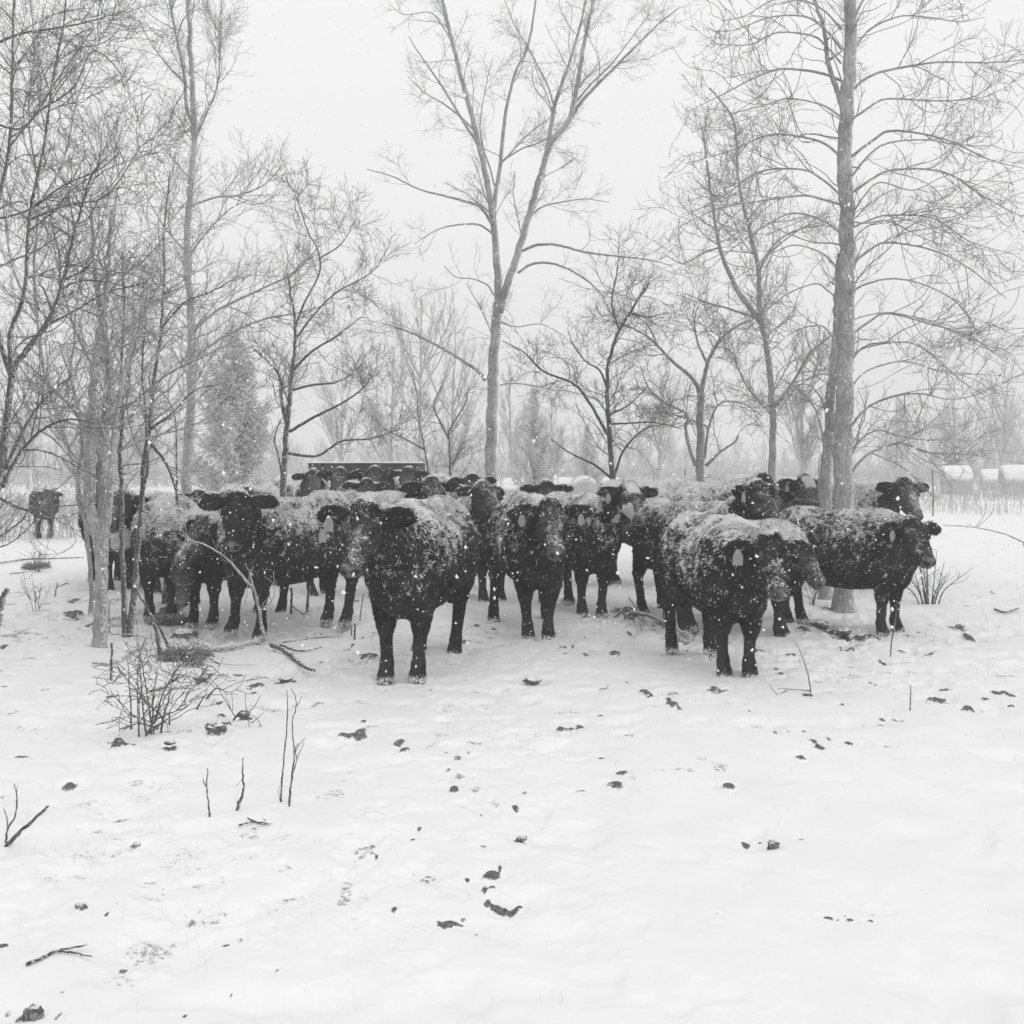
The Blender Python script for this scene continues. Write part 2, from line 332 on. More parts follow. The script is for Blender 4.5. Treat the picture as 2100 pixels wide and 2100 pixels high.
def spawn(P, Rd, count, length, ang=(30, 60), trop=.15, wander=.25, m=6, t0=.1, t1=1., rr=.55, rmin=.003, tip=.35, r=None, taper=.5, flat=None, bylen=True):
    """children sprouting along parent paths; P (N,k,3)"""
    Nn, k, _ = P.shape
    seg = np.linalg.norm(P[:, 1:]-P[:, :-1], axis=2).sum(1); pr = seg/seg.sum() if bylen else np.ones(Nn)/Nn
    pi_ = r.choice(Nn, count, p=pr); t = t0+(t1-t0)*r.random(count)**.9
    f = t*(k-1); i = np.minimum(f.astype(int), k-2); g = (f-i)[:, None]
    pos = P[pi_, i]*(1-g)+P[pi_, i+1]*g; tan = nrm(P[pi_, i+1]-P[pi_, i])
    pr_ = Rd[pi_, i]*(1-g[:, 0])+Rd[pi_, i+1]*g[:, 0]
    rv = nrm(r.normal(size=(count, 3))); perp = nrm(np.cross(tan, rv))
    a = np.radians(r.uniform(ang[0], ang[1], count))[:, None]
    dr = nrm(np.cos(a)*tan+np.sin(a)*perp)
    L = length*(1-taper*t)*r.uniform(.5, 1.15, count)
    st = (L/(m-1))[:, None]; out_ = [pos]; wv = r.normal(size=(count, 3))*.6
    for s_i in range(m-1):
        wv = wv*.4+r.normal(size=(count, 3))
        dr = nrm(dr+wv*wander*.62+np.array([0, 0, trop/(m-1)*2]))
        pos = pos+dr*st; out_.append(pos)
    Q = np.stack(out_, 1)
    r0 = np.maximum(np.minimum(pr_*rr, L*.0085+rmin*.5), rmin)
    rad = r0[:, None]*np.linspace(1, tip, m)[None]; rad = np.maximum(rad, rmin*.75)
    return Q, rad

def tree(name, label, cat, group, Y, limbs, lv, mats=(None, None), seed=1, skip0=0., ymap=None, thick_sides=20):
    """limbs: (points px, r0 px, r1 px, depth slope); lv: list of dicts for spawn"""
    r = np.random.default_rng(seed); k = Y/2100.
    bu = limbs[0][0][0][0]; bx = (bu-1050)/2100*Y; bz = float(gz(bx, Y))
    root = empty(name, (bx, Y, bz), label, cat, group)
    off = np.array([bx, Y, bz]); g = Geo(); PP = []; RR = []
    for li, (pts, r0, r1, *sl) in enumerate(limbs):
        sl = sl[0] if sl else r.uniform(-.35, .35)
        if li == 0: sl = 0 if len(limbs[0]) < 4 else limbs[0][3]
        L = 0; out_ = []; prev = None
        start = limbs[li][4] if len(limbs[li]) > 4 else 0.
        for (u, v) in pts:
            if prev: L += math.hypot(u-prev[0], v-prev[1])*k
            prev = (u, v); out_.append(W(u, v, Y+start+sl*L) if True else 0)
        if li == 0:
            gb = np.array([out_[0][0], out_[0][1], bz-.12])
            if out_[0][2] > bz+.15: out_.insert(0, gb)
            else: out_[0] = gb
        m = max(8, int(len(out_)*7)); c = catmull(out_, m); c[1:-1] += (r.random((m-2, 3))-.5)*r0*k*.3
        rad = np.linspace(r0, r1, m)*k
        if li == 0: rad[:3] *= np.array([1.55, 1.25, 1.08])
        g.tube(c, rad, thick_sides if r0*k > .04 else 8, .09 if r0*k > .04 else .05)
        c2 = catmull(c, 24); PP.append(c2); RR.append(np.interp(np.linspace(0, 1, 24), np.linspace(0, 1, m), rad))
    obj('trunk', g.mesh('trunk', mats[0] or M_bark, off), root)
    cr = Geo(); P = np.stack(PP); Rd = np.stack(RR)
    if skip0:   # lower trunk carries no twigs
        q = int(24*skip0); c2 = catmull(PP[0][q:], 24); P = P.copy(); Rd = Rd.copy(); P[0] = c2; Rd[0] = np.linspace(RR[0][q], RR[0][-1], 24); PP[0] = P[0]; RR[0] = Rd[0]
    for d_ in lv:
        d_ = dict(d_); sd_ = d_.pop('sides', 4); only = d_.pop('t0', None); src = d_.pop('src', None)
        if src == 'limbs': P, Rd = np.stack(PP), np.stack(RR)
        P, Rd = spawn(P, Rd, r=r, t0=only if only is not None else .1, **d_)
        if P.shape[1] >= 8: 
            pass
        cr.tube(P, Rd, sd_)
    obj('crown', cr.mesh('crown', mats[1] or M_twig, off), root)
    return root

B_ = 'bare trees around the herd'
# tall forked tree in the middle
tree('bare_tree', 'tall grey tree behind the herd whose trunk forks into a narrow V', 'tree', B_, 16, [
 ([(1006,1050),(1007,900),(1010,800),(1014,700),(1020,640),(1024,616)], 13.5, 9.5, 0),
 ([(1022,640),(1020,560),(1011,450),(998,370),(982,295),(959,207),(928,88),(905,-10),(890,-90)], 8, 2.8, .12),
 ([(1024,640),(1040,585),(1057,533),(1083,450),(1114,342),(1133,290),(1169,243),(1187,155),(1200,80),(1218,0),(1228,-80)], 8.4, 2.7, -.1),
 ([(1011,450),(1016,400),(1026,337),(1037,233),(1057,150),(1083,93),(1099,0),(1105,-70)], 5, 1.6, .2, .2),
 ([(1114,342),(1125,290),(1140,207),(1166,135),(1185,70),(1197,20),(1212,-60)], 5, 1.8, .2, -.2),
 ([(1169,243),(1200,200),(1244,155),(1295,104),(1350,50),(1394,15)], 4.2, 1, -.2, -.2),
 ([(1180,210),(1215,170),(1255,130),(1290,85),(1330,30)], 2.6, .8, .3, -.2),
 ([(982,295),(958,262),(930,215),(895,160),(860,110),(838,75)], 3.6, .8, -.4, .3),
 ([(975,270),(945,240),(905,210),(870,190),(835,155)], 2.4, .6, .4, .3),
 ([(1009,460),(985,425),(950,412),(905,400),(860,388),(800,360),(752,347)], 3.2, .8, -.2, .1),
 ([(1011,480),(985,462),(950,460),(900,470),(850,500)], 2.4, .7, .5, .1),
 ([(1070,515),(1100,503),(1140,502),(1200,517),(1260,525),(1330,533),(1380,545)], 3.2, .8, -.3),
 ([(1062,560),(1090,542),(1130,540),(1180,560),(1230,600),(1260,660)], 3, .7, .2),
 ([(996,780),(975,757),(930,728),(880,700),(830,677),(783,663)], 3.8, 1.2, -.15),
 ([(1025,790),(1050,786),(1090,790),(1150,803)], 1.6, .8, .3),
 ([(1012,605),(1000,585),(970,572),(935,568),(910,545)], 1.8, .7, -.2),
 ([(1083,450),(1110,425),(1150,415),(1200,408),(1250,415)], 2.2, .7, -.2),
 ([(1026,337),(1060,300),(1090,270),(1130,240)], 2.2, .9, .2, .2),
 ([(1030,330),(1070,305),(1100,295),(1150,270)], 2, .8, -.2, .2),
 ([(1016,390),(1005,345),(990,300),(985,250),(1000,160),(1010,120)], 2, .7, .3, .2),
 ([(1140,233),(1125,180),(1105,140),(1085,100),(1060,60),(1030,-10)], 2.2, .8, .3),
 ([(928,88),(905,50),(880,25),(830,30),(800,10)], 1.8, .6, .3, .4),
 ([(1022,660),(1060,670),(1110,665),(1160,690)], 1.5, .7, .3),
], [dict(count=190, length=1.2, ang=(25, 60), trop=.22, wander=.2, m=8, t0=.2, rr=.30, rmin=.0036, tip=.5),
    dict(count=1300, length=.5, ang=(25, 60), trop=.05, wander=.25, m=6, rmin=.0027, tip=.6, sides=3),
    dict(count=2800, length=.22, ang=(25, 65), trop=-.05, wander=.25, m=4, rmin=.0021, tip=.7, sides=3)], seed=3, skip0=.75)

# big trunk on the right with arching branches
def arcs(side, rows):
    o = []
    for (v, reach, rise, drop, r0, dep) in rows:
        u0 = 1733+side*8
        o.append(([(u0, v), (u0+side*reach*.13, v-rise*.62), (u0+side*reach*(.30+.06*sin(v)), v-rise*.95), (u0+side*reach*.52, v-rise*(.84+.2*sin(v*1.7))+drop*.10), (u0+side*reach*.76, v-rise*.5+drop*(.4+.15*sin(v*.7))), (u0+side*reach*(1+.08*sin(v*.3)), v-rise*.4+drop*.8)], r0*.62, .7, dep))
    return o
L_ = arcs(-1, [(420,330,20,70,4.5,-.3),(322,300,48,40,4.5,.2),(400,320,55,90,4,-.2),(480,290,45,120,3.6,.3),(560,260,60,60,3.2,-.5),(620,220,40,110,3,.5),(715,180,50,80,3,-.2),(165,330,25,90,5,.3),(240,300,40,60,3.5,-.4),(130,250,60,-20,4,.2),(100,280,70,-10,4,-.3),(60,260,60,10,3.5,.4),(790,150,25,110,2.4,.5)])
R_ = arcs(1, [(325,380,60,60,5,.2),(400,380,55,110,4.5,-.2),(190,390,60,-60,5,.1),(470,330,30,80,3.6,.4),(545,320,50,110,4.5,-.3),(600,300,30,150,3.6,.3),(690,330,50,90,4.5,.2),(730,300,30,120,3,-.4),(880,280,70,-60,5,.3),(930,200,50,-10,3.4,-.2),(975,300,70,-30,5,.3),(660,260,20,60,2.6,.6),(800,260,60,-10,3,.3),(250,330,50,-90,4,-.3),(120,300,90,-60,4,.2),(60,240,100,-60,4,-.2),(510,200,60,30,3,.6),(370,300,80,-60,4,.5),(450,250,80,-90,3,-.5)])
tree('bare_tree', 'thickest trunk of all, straight grey tree on the right with drooping arched branches', 'tree', B_, 10.5, [
 ([(1729,1250),(1730,1150),(1729,1000),(1731,800),(1736,600),(1737,450),(1733,300),(1741,150),(1746,0),(1750,-150)], 21, 11, 0)]
 + [([(1733,245),(1718,190),(1698,130),(1690,60),(1670,0),(1655,-60)], 6, 3, .1)]
 + L_ + R_, [dict(count=130, length=1.1, ang=(45, 85), trop=.05, wander=.3, m=10, t0=.3, rr=.3, rmin=.0045, tip=.4, taper=.2),
  dict(src='limbs', count=330, length=.95, ang=(25, 65), trop=.12, wander=.24, m=8, t0=.18, rr=.55, rmin=.0034, tip=.5, taper=.45, sides=4),
  dict(count=1900, length=.42, ang=(25, 65), trop=.2, wander=.28, m=6, rmin=.0026, tip=.6, sides=3),
  dict(count=4200, length=.18, ang=(25, 65), trop=.15, wander=.3, m=4, rmin=.002, tip=.7, sides=3)], seed=5, thick_sides=32)
# second stem beside it
tree('bare_tree', 'slimmer grey trunk leaning against the thickest tree on its left side', 'tree', B_, 11.2, [
 ([(1692,1200),(1693,1000),(1699,900),(1706,800),(1713,700),(1718,600),(1722,520)], 15, 6, 0),
 ([(1694,980),(1688,900),(1672,840),(1640,800),(1600,775)], 3, 1, -.3),
 ([(1700,870),(1685,820),(1660,790),(1625,790)], 2.5, .8, .3)],
 [dict(count=36, length=.8, ang=(40, 80), trop=.05, m=8, t0=.2, rmin=.0035), dict(count=220, length=.32, m=5, rmin=.0025, sides=3), dict(count=300, length=.16, m=4, rmin=.002, sides=3)], seed=6, thick_sides=24)

tree('bare_tree', 'slender dark tree left of the thick trunk, forking twice into tall thin leaders', 'tree', B_, 13, [
 ([(1583,1060),(1583,960),(1585,854),(1574,724),(1559,652),(1556,600),(1553,543),(1533,455),(1515,373),(1507,259),(1480,210),(1455,180)], 9.5, 1.5, 0),
 ([(1560,660),(1530,620),(1507,585),(1476,507),(1460,414),(1450,336),(1440,259)], 6, 1.2, .15),
 ([(1586,840),(1631,776),(1662,724),(1704,688)], 3.6, 2, -.2),
 ([(1555,560),(1575,520),(1600,490),(1640,470),(1690,460)], 3, 1, -.2),
 ([(1553,543),(1600,500),(1650,465),(1700,455)], 2.6, 1, .3),
 ([(1583,850),(1545,810),(1520,770),(1505,720),(1500,690)], 2.6, 1, .2),
 ([(1548,652),(1500,635),(1450,620),(1400,600)], 3, .8, .3),
 ([(1476,507),(1440,520),(1400,540),(1360,520)], 2, .7, .2),
 ([(1533,455),(1560,420),(1600,400)], 2, .7, .2),
], [dict(count=110, length=1.0, ang=(30, 65), trop=.18, m=8, t0=.32, rmin=.0036, tip=.4, rr=.4), dict(count=750, length=.42, m=6, rmin=.0027, sides=3, trop=.1), dict(count=1500, length=.18, m=4, rmin=.0022, sides=3)], mats=(M_bark, M_twig), seed=8)

tree('bare_tree', 'squat dark tree with a short stout trunk and low crooked limbs, right of centre', 'tree', B_, 14, [
 ([(1436,1060),(1436,967),(1436,900),(1436,850),(1437,802)], 11, 7, 0),
 ([(1437,830),(1443,780),(1455,735),(1481,693),(1510,670),(1545,655)], 5.5, 1.6, -.2),
 ([(1437,825),(1424,781),(1378,740),(1331,693),(1290,670),(1240,655)], 4.6, 1., .2),
 ([(1426,955),(1413,915),(1406,880),(1408,849),(1367,828),(1331,797),(1313,750)], 4.2, 1.0, -.1),
 ([(1448,955),(1478,926),(1500,912),(1512,900),(1514,893)], 3.6, 1.6, -.2),
 ([(1445,940),(1453,880),(1476,828),(1520,826),(1560,850)], 2.8, 1.2, .2),
 ([(1453,880),(1440,870),(1380,850),(1330,845)], 2.2, .8, .4),
 ([(1450,745),(1430,700),(1425,650),(1440,610)], 3, .9, .3),
 ([(1350,712),(1330,670),(1300,640),(1290,600)], 2.4, .7, -.3),
], [dict(count=100, length=1.0, ang=(30, 75), trop=.2, wander=.4, m=9, t0=.38, rmin=.0036, tip=.4, rr=.4), dict(count=850, length=.42, m=6, rmin=.0027, wander=.35, sides=3), dict(count=1500, length=.18, m=4, rmin=.0022, sides=3)], mats=(M_bark, M_twigm), seed=9, skip0=.5)

tree('bare_tree', 'small dark spreading tree rising just behind the white faced cow', 'tree', B_, 13, [
 ([(1257,1060),(1257,994),(1249,880),(1246,803),(1249,740),(1270,678),(1295,637),(1332,580)], 8.5, 1.8, 0),
 ([(1246,890),(1207,823),(1176,787),(1114,761),(1078,725),(1031,699)], 3.6, 1, -.15),
 ([(1252,979),(1218,953),(1166,927),(1130,900)], 3, .9, .2),
 ([(1260,975),(1280,922),(1321,880),(1360,870)], 3, .9, -.2),
 ([(1247,800),(1230,760),(1200,740),(1170,700)], 2.6, .8, .3),
 ([(1270,678),(1255,620),(1265,560),(1270,500)], 2.4, .7, .2),
 ([(1290,642),(1330,650),(1370,640)], 2.4, .8, .2), ([(1250,850),(1290,830),(1330,790)], 2.2, .8, .3),
 ([(1248,870),(1290,868),(1340,866),(1400,880)], 2.2, .8, .1)],
 [dict(count=95, length=.95, ang=(30, 70), trop=.2, wander=.35, m=9, t0=.32, rmin=.0036, tip=.4, rr=.4), dict(count=850, length=.4, m=6, rmin=.0027, wander=.3, sides=3), dict(count=1500, length=.18, m=4, rmin=.0022, sides=3)], mats=(M_barkd, M_twigm), seed=10, skip0=.15)

tree('bare_tree', 'dark crooked tree with low fan of limbs beside the conifer, left of centre', 'tree', B_, 12.5, [
 ([(580,1060),(582,994),(588,880),(595,813),(603,725),(606,663),(596,600),(590,560)], 9.5, 1.6, 0),
 ([(590,880),(578,823),(576,777),(552,745),(520,715)], 4.5, 1, .1),
 ([(594,885),(647,854),(699,828),(740,800),(765,770)], 3.4, 1, -.15),
 ([(590,930),(650,935),(700,905),(760,900),(820,880)], 3.2, .9, .2),
 ([(600,760),(640,720),(690,690),(740,650)], 3.2, .8, -.3), ([(604,700),(640,650),(690,600),(760,560),(790,520)], 2.6, .8, .3),
 ([(606,670),(625,620),(655,560),(652,513),(632,476),(611,414),(585,362)], 2.6, .8, .2),
 ([(655,530),(700,500),(730,450)], 1.8, .7, .2), ([(582,990),(570,930),(563,900),(575,860)], 3, 1.2, -.1), ([(598,800),(640,790),(700,780),(750,740)], 2.8, .8, .3)],
 [dict(count=120, length=1.0, ang=(30, 70), trop=.22, wander=.32, m=9, t0=.32, rmin=.0036, tip=.4, rr=.4), dict(count=1100, length=.42, m=6, rmin=.0027, wander=.3, sides=3), dict(count=1900, length=.2, m=4, rmin=.0022, sides=3)], mats=(M_barkd, M_twigm), seed=11, skip0=.3)

tree('bare_tree', 'tall straight grey tree on the left with steep upswept branches', 'tree', B_, 14, [
 ([(381,1060),(383,984),(391,808),(393,673),(384,518),(393,362),(399,259),(391,104),(386,0),(384,-120)], 11, 3.6, 0),
 ([(399,262),(383,222),(378,160),(362,78),(347,0),(335,-60)], 4, 1.2, .1),
 ([(396,300),(420,240),(445,180),(452,90),(455,0)], 2.6, .8, -.2),
 ([(378,170),(340,130),(305,80),(285,40)], 2.2, .8, .3),
 ([(398,420),(440,405),(490,400),(540,380),(575,345)], 2.6, .8, -.2), ([(390,520),(430,470),(470,430),(510,410)], 2.4, .8, .2),
 ([(388,690),(440,640),(520,600),(600,560),(660,500)], 3.6, .9, -.1), ([(392,740),(460,690),(540,655),(620,640),(680,620)], 3.2, .9, -.25),
 ([(385,520),(340,470),(310,420),(290,380)], 2.4, .8, .2), ([(392,370),(350,320),(320,290)], 2, .7, -.2)],
 [dict(count=150, length=1.3, ang=(25, 55), trop=.3, wander=.2, m=9, t0=.25, rmin=.0038, tip=.4, taper=.65), dict(count=1200, length=.45, m=6, rmin=.0028, trop=.15, sides=3), dict(count=2200, length=.2, m=4, rmin=.0022, sides=3)], seed=12)

TH = [dict(count=100, length=1.0, ang=(25, 65), trop=.2, wander=.3, m=9, t0=.3, rmin=.0033, tip=.45, taper=.3), dict(count=850, length=.42, m=6, rmin=.0021, wander=.35, sides=3), dict(count=1500, length=.17, m=4, rmin=.0019, sides=3)]
tree('bare_tree', 'pale trunk flaring into several stems at the left, nearest trunk to the viewer', 'tree', B_, 8.5, [
 ([(203,1320),(207,1208),(204,1125),(196,1081),(184,1030),(181,984),(186,880),(197,725),(217,611),(223,518),(230,430)], 15, 3, 0),
 ([(208,1160),(212,1081),(209,1020),(207,984),(216,880),(222,777),(218,700),(200,600),(190,480),(185,400)], 13, 2.5, .12),
 ([(205,1130),(222,1060),(226,1000),(232,940),(240,850),(262,740),(300,640),(340,560)], 9, 1.6, -.15),
 ([(186,900),(150,840),(104,792),(60,750),(30,720)], 5, 1.2, -.2), ([(195,760),(160,690),(130,600),(110,500)], 3.4, 1, .3),
 ([(222,860),(280,820),(340,770),(420,730),(480,700)], 3.6, 1, -.2), ([(217,611),(260,560),(310,520),(360,440)], 3, .8, .2), ([(232,930),(300,900),(370,880),(450,850)], 3, .8, -.3),
 ([(190,1090),(165,1040),(160,980),(168,900),(150,800),(120,700)], 6, 1.4, .2)],
 TH, mats=(M_bark, M_twigs), seed=13, thick_sides=24)
tree('bare_tree', 'pair of slim stems rising side by side from one root, second from left', 'tree', B_, 9, [
 ([(256,1302),(254,1226),(250,1117),(250,1009),(246,936),(252,860),(248,760),(255,640),(250,520)], 6.5, 1.6, 0),
 ([(266,1304),(275,1208),(283,1117),(290,1045),(295,954),(305,880),(316,777),(331,673),(337,560),(337,466),(350,350)], 7, 1.6, .05),
 ([(292,1000),(303,960),(300,860),(292,760),(300,640)], 4, 1.2, -.2), ([(300,900),(340,950),(362,1010),(366,1040)], 3.5, 2, -.2),
 ([(305,880),(350,850),(400,800),(450,790)], 2.6, .8, .3), ([(331,673),(380,620),(430,600),(500,560)], 2.4, .7, -.2), ([(254,900),(220,830),(200,760)], 2.4, .8, .2),
 ([(362,1035),(362,930),(358,850),(330,800)], 2.6, 1., .1, -.1)],
 TH, mats=(M_barkd, M_twigs), seed=14)
tree('bare_tree', 'dark tree at the left edge leaning into the picture with tangled branches', 'tree', B_, 8, [
 ([(-70,1250),(-30,1100),(-2,984),(12,880),(26,766),(60,710),(93,668),(124,595),(155,466),(190,350)], 12, 2, 0),
 ([(26,780),(0,700),(-20,600),(-10,450),(20,300),(25,150),(30,0),(40,-80)], 6, 2, .1),
 ([(26,766),(20,690),(50,600),(60,450),(90,300),(110,155),(130,60),(137,-30)], 5, 1.6, -.15),
 ([(5,1000),(40,930),(90,880),(140,860),(200,870)], 5, 1.2, .1), ([(10,960),(60,860),(110,800),(150,770)], 4, 1.2, -.3),
 ([(93,668),(150,640),(220,600),(300,580)], 3, .8, .2), ([(20,300),(80,230),(150,180),(190,105),(240,140),(255,180)], 2.6, 1, .1),
 ([(-10,450),(60,430),(130,380),(200,350),(250,310)], 2.6, .8, -.2), ([(-30,100),(40,70),(100,60),(180,45),(260,20)], 3, .8, .3), ([(-20,250),(50,260),(120,160),(190,60)], 2.4, .8, -.2),
 ([(-5,1020),(50,1045),(110,1040),(160,1035)], 3, 1, .2), ([(60,450),(140,420),(220,400),(290,300),(330,275)], 2.4, .7, .2)],
 [dict(count=170, length=1.0, ang=(25, 65), trop=.2, wander=.3, m=9, t0=.2, rmin=.0029, tip=.45, taper=.3), dict(count=1600, length=.42, m=6, rmin=.0020, wander=.3, sides=3), dict(count=2800, length=.17, m=4, rmin=.0018, sides=3)],
 mats=(M_barkd, M_twigd), seed=15)
tree('bare_tree', 'tangled young tree filling the gap between the left edge and the pale flaring trunk', 'tree', B_, 10.5, [
 ([(186,1180),(170,1040),(135,900),(90,760),(70,560),(80,400),(60,250),(70,100),(60,-40)], 5, 1.4, 0),
 ([(125,860),(150,720),(160,600),(200,480),(230,360),(240,250)], 3, 1, .2), ([(75,650),(30,560),(10,450),(0,300)], 3, 1, -.2), ([(80,420),(130,330),(160,200),(200,100),(210,0)], 2.4, .8, .2),
 ([(140,920),(170,880),(230,830),(280,700),(290,600)], 3, .9, -.2)],
 [dict(count=150, length=1.25, ang=(25, 65), trop=.2, wander=.3, m=9, t0=.2, rmin=.0036, tip=.45, taper=.3), dict(count=1300, length=.5, m=6, rmin=.0027, wander=.3, sides=3), dict(count=1300, length=.22, m=4, rmin=.0022, sides=3)],
 mats=(M_bark, M_twigs), seed=16)
tree('bare_tree', 'small tree with a forked wiggly stem in front of the feeder end', 'tree', B_, 18, [
 ([(923,1060),(923,958),(921,900),(923,880),(954,828),(960,790)], 3.6, 1, 0), ([(921,900),(900,860),(890,830),(905,790)], 2.4, .8, .2), ([(922,960),(945,925),(955,915)], 2, 1, 0)],
 [dict(count=40, length=1., ang=(30, 70), wander=.4, m=8, t0=.2, rmin=.005), dict(count=300, length=.45, m=5, rmin=.0038, sides=3), dict(count=500, length=.2, m=4, rmin=.003, sides=3)], mats=(M_barkd, M_twig), seed=17)
tree('bare_tree', 'very thin bent sapling standing behind the right end of the feeder', 'tree', B_, 18.5, [
 ([(879,1060),(879,979),(871,922),(858,855),(855,808),(845,760)], 2.8, .9, 0), ([(871,922),(830,900),(790,880),(760,850)], 2, .8, .2), ([(878,972),(905,975),(925,978)], 2, .8, 0)],
 [dict(count=34, length=.9, ang=(30, 70), wander=.35, m=8, t0=.2, rmin=.0048), dict(count=220, length=.4, m=5, rmin=.0038, sides=3)], mats=(M_barkd, M_twig), seed=18)

# hazy trees farther off
far = [(860, 62, 355, 11, 'tall pale tree fading in the snow haze left of the forked tree', 3), (930, 70, 300, 9, 'pale far tree half hidden behind the forked trunk', 2),
       (800, 66, 250, 9, 'faint pale tree above the feeder', 2), (1646, 42, 260, 6, 'pale slim tree standing far off just left of the thick trunk', 1),
       (1050, 75, 210, 8, 'faint far tree behind the forked trunk on its right', 2), (700, 75, 230, 9, 'faint pale tree left of the feeder', 2),
       (1350, 72, 190, 8, 'faint far tree behind the squat dark tree', 2), (1960, 80, 170, 10, 'hazy round headed tree above the right hand bales', 3), (2060, 85, 200, 10, 'hazy tree at the right edge above the bales', 3),
       (1840, 82, 150, 8, 'hazy low tree right of the thick trunk', 2), (60, 60, 150, 8, 'hazy tree behind the far left animal', 2), (300, 66, 160, 8, 'hazy tree seen between the left stems', 2), (1130, 64, 150, 6, 'short hazy tree behind the bales in the middle', 2)]
for i, (u, Y, hpx, nl, lab, ns) in enumerate(far):
    rr_ = random.Random(i); k = 2100/Y; top = 1000-hpx-40
    limbs = [([(u, 1000), (u+rr_.uniform(-4, 4), 1000-hpx*.4), (u+rr_.uniform(-8, 8), top)], .16*k if i != 3 else .09*k, .03*k, 0)]
    for j in range(nl):
        v0 = 1000-hpx*rr_.uniform(.12, .7); sg = rr_.choice((-1, 1)); sp = rr_.uniform(.12, .35)*hpx*.6
        limbs.append(([(u, v0), (u+sg*sp*.5, v0-hpx*.15), (u+sg*sp, v0-hpx*.38)], .07*k, .025*k, rr_.uniform(-.5, .5)))
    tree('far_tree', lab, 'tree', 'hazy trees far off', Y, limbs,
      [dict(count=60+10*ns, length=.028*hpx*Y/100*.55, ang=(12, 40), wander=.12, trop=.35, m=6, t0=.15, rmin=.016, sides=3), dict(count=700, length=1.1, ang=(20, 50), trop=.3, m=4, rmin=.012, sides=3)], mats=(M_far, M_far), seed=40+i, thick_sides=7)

# far woodland: one mass nobody could count
def woodland():
    r = np.random.default_rng(77); g = Geo(); off = np.array([0, 110., 0])
    n = 900; x = r.uniform(-130, 130, n); y = r.uniform(84, 150, n)
    h = r.uniform(3.2, 5.6, n)*(.8+.20*np.sin(x*.11+1)+.75*sstep(24, 60, x*110/y)+.25*sstep(-20, -50, x))*(y/105)
    base = np.stack([x, y, gz(x, y)-.2], -1)
    t = np.linspace(0, 1, 6)
    lean = r.normal(size=(n, 3))*.06; lean[:, 2] = 1
    P = base[:, None]+lean[:, None]*(h[:, None]*t)[..., None]; P[:, :, :2] += r.normal(size=(n, 6, 2))*.12
    Rd = (h*.013)[:, None]*np.linspace(1, .3, 6)
    g.tube(P, Rd, 5)
    P1, R1 = spawn(P, Rd, n*14, 2.2, ang=(20, 55), trop=.3, m=5, t0=.04, rmin=.02, r=r, taper=.5); g.tube(P1, R1, 3)
    P2, R2 = spawn(P1, R1, n*85, 1.1, ang=(20, 60), trop=.25, m=4, rmin=.015, r=r); g.tube(P2, R2, 3)
    nb = 42000; bx = r.uniform(-120, 120, nb); by = r.uniform(62, 130, nb); b0 = np.stack([bx, by, gz(bx, by)-.1], -1)
    d_ = nrm(r.normal(size=(nb, 3))*.35+np.array([0, 0, 1])); L = r.uniform(.5, 1.7, nb)*(by/80)
    tt = np.linspace(0, 1, 4); PB = b0[:, None]+d_[:, None]*(L[:, None]*tt)[..., None]+r.normal(size=(nb, 4, 3))*.08
    g.tube(PB, np.full((nb, 4), .018)*np.linspace(1, .6, 4), 3)
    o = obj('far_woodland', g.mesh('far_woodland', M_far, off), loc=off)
    tag(o, 'belt of bare woodland fading into the falling snow along the horizon', 'woodland', kind='stuff')
woodland()

# conifers
def conifer(u, Y, vtop, wpx, lab, seed, n=9000, nm=M_needle):
    r = np.random.default_rng(seed); bx = (u-1050)/2100*Y; bz = float(gz(bx, Y)); off = np.array([bx, Y, bz])
    H = CAMH-(vtop-950)/2100*Y-bz; Rw = wpx/2100*Y*.5
    root = empty('conifer', tuple(off), lab, 'tree', 'evergreens behind the herd')
    g = Geo(); g.tube(off+np.array([[0, 0, -.1], [0, .03, H*.5], [0, 0, H*.97]]), [H*.022, H*.015, .01], 8); obj('trunk', g.mesh('trunk', M_barkd, off), root)
    nb = 170; t = r.random(nb)**.9; z = .04*H+t*H*.94; az = r.uniform(0, 2*pi, nb)
    L = Rw*(1-t*.95)**1.1*1.12*r.uniform(.45, 1.25, nb)*(.75+.25*sstep(0, .15, t))
    b0 = off+np.stack([0*z, 0*z, z], -1); dh = np.stack([np.cos(az), np.sin(az), 0*az], -1)
    s = np.linspace(0, 1, 7)
    P = b0[:, None]+dh[:, None]*(L[:, None]*s)[..., None]; P[:, :, 2] += (L[:, None]*(.35*s+.55*s*s-.1))
    g = Geo(); g.tube(P, np.linspace(.022, .008, 7)[None]*np.ones((nb, 1)), 4)
    pi_ = r.choice(nb, n, p=L/L.sum()); f = r.random(n)**.7*6; i = np.minimum(f.astype(int), 5); ff = (f-i)[:, None]
    c = P[pi_, i]*(1-ff)+P[pi_, i+1]*ff+r.normal(size=(n, 3))*Rw*.045
    d_ = nrm(dh[pi_]*.7+r.normal(size=(n, 3))*.7+np.array([0, 0, .35])); l = r.uniform(.6, 1.3, n)*.10*(Rw/.9)**.5
    q = c+d_*l[:, None]; mid = (c+q)/2+r.normal(size=(n, 3))*.012
    g.tube(np.stack([c, mid, q], 1), np.stack([l*.10, l*.17, l*.04], 1), 3)
    obj('crown', g.mesh('crown', nm, off), root)
conifer(480, 27, 660, 215, 'hazy evergreen with upswept boughs between the tall left tree and the dark crooked tree', 5, 12500)
conifer(1096, 46, 795, 118, 'dim evergreen behind the bales right of the forked tree', 6, 12000)
conifer(1205, 50, 868, 78, 'smallest dim evergreen behind the white faced cow', 7, 7000)
conifer(200, 40, 800, 150, 'dim evergreen hidden behind the left hand stems', 8, 9000)

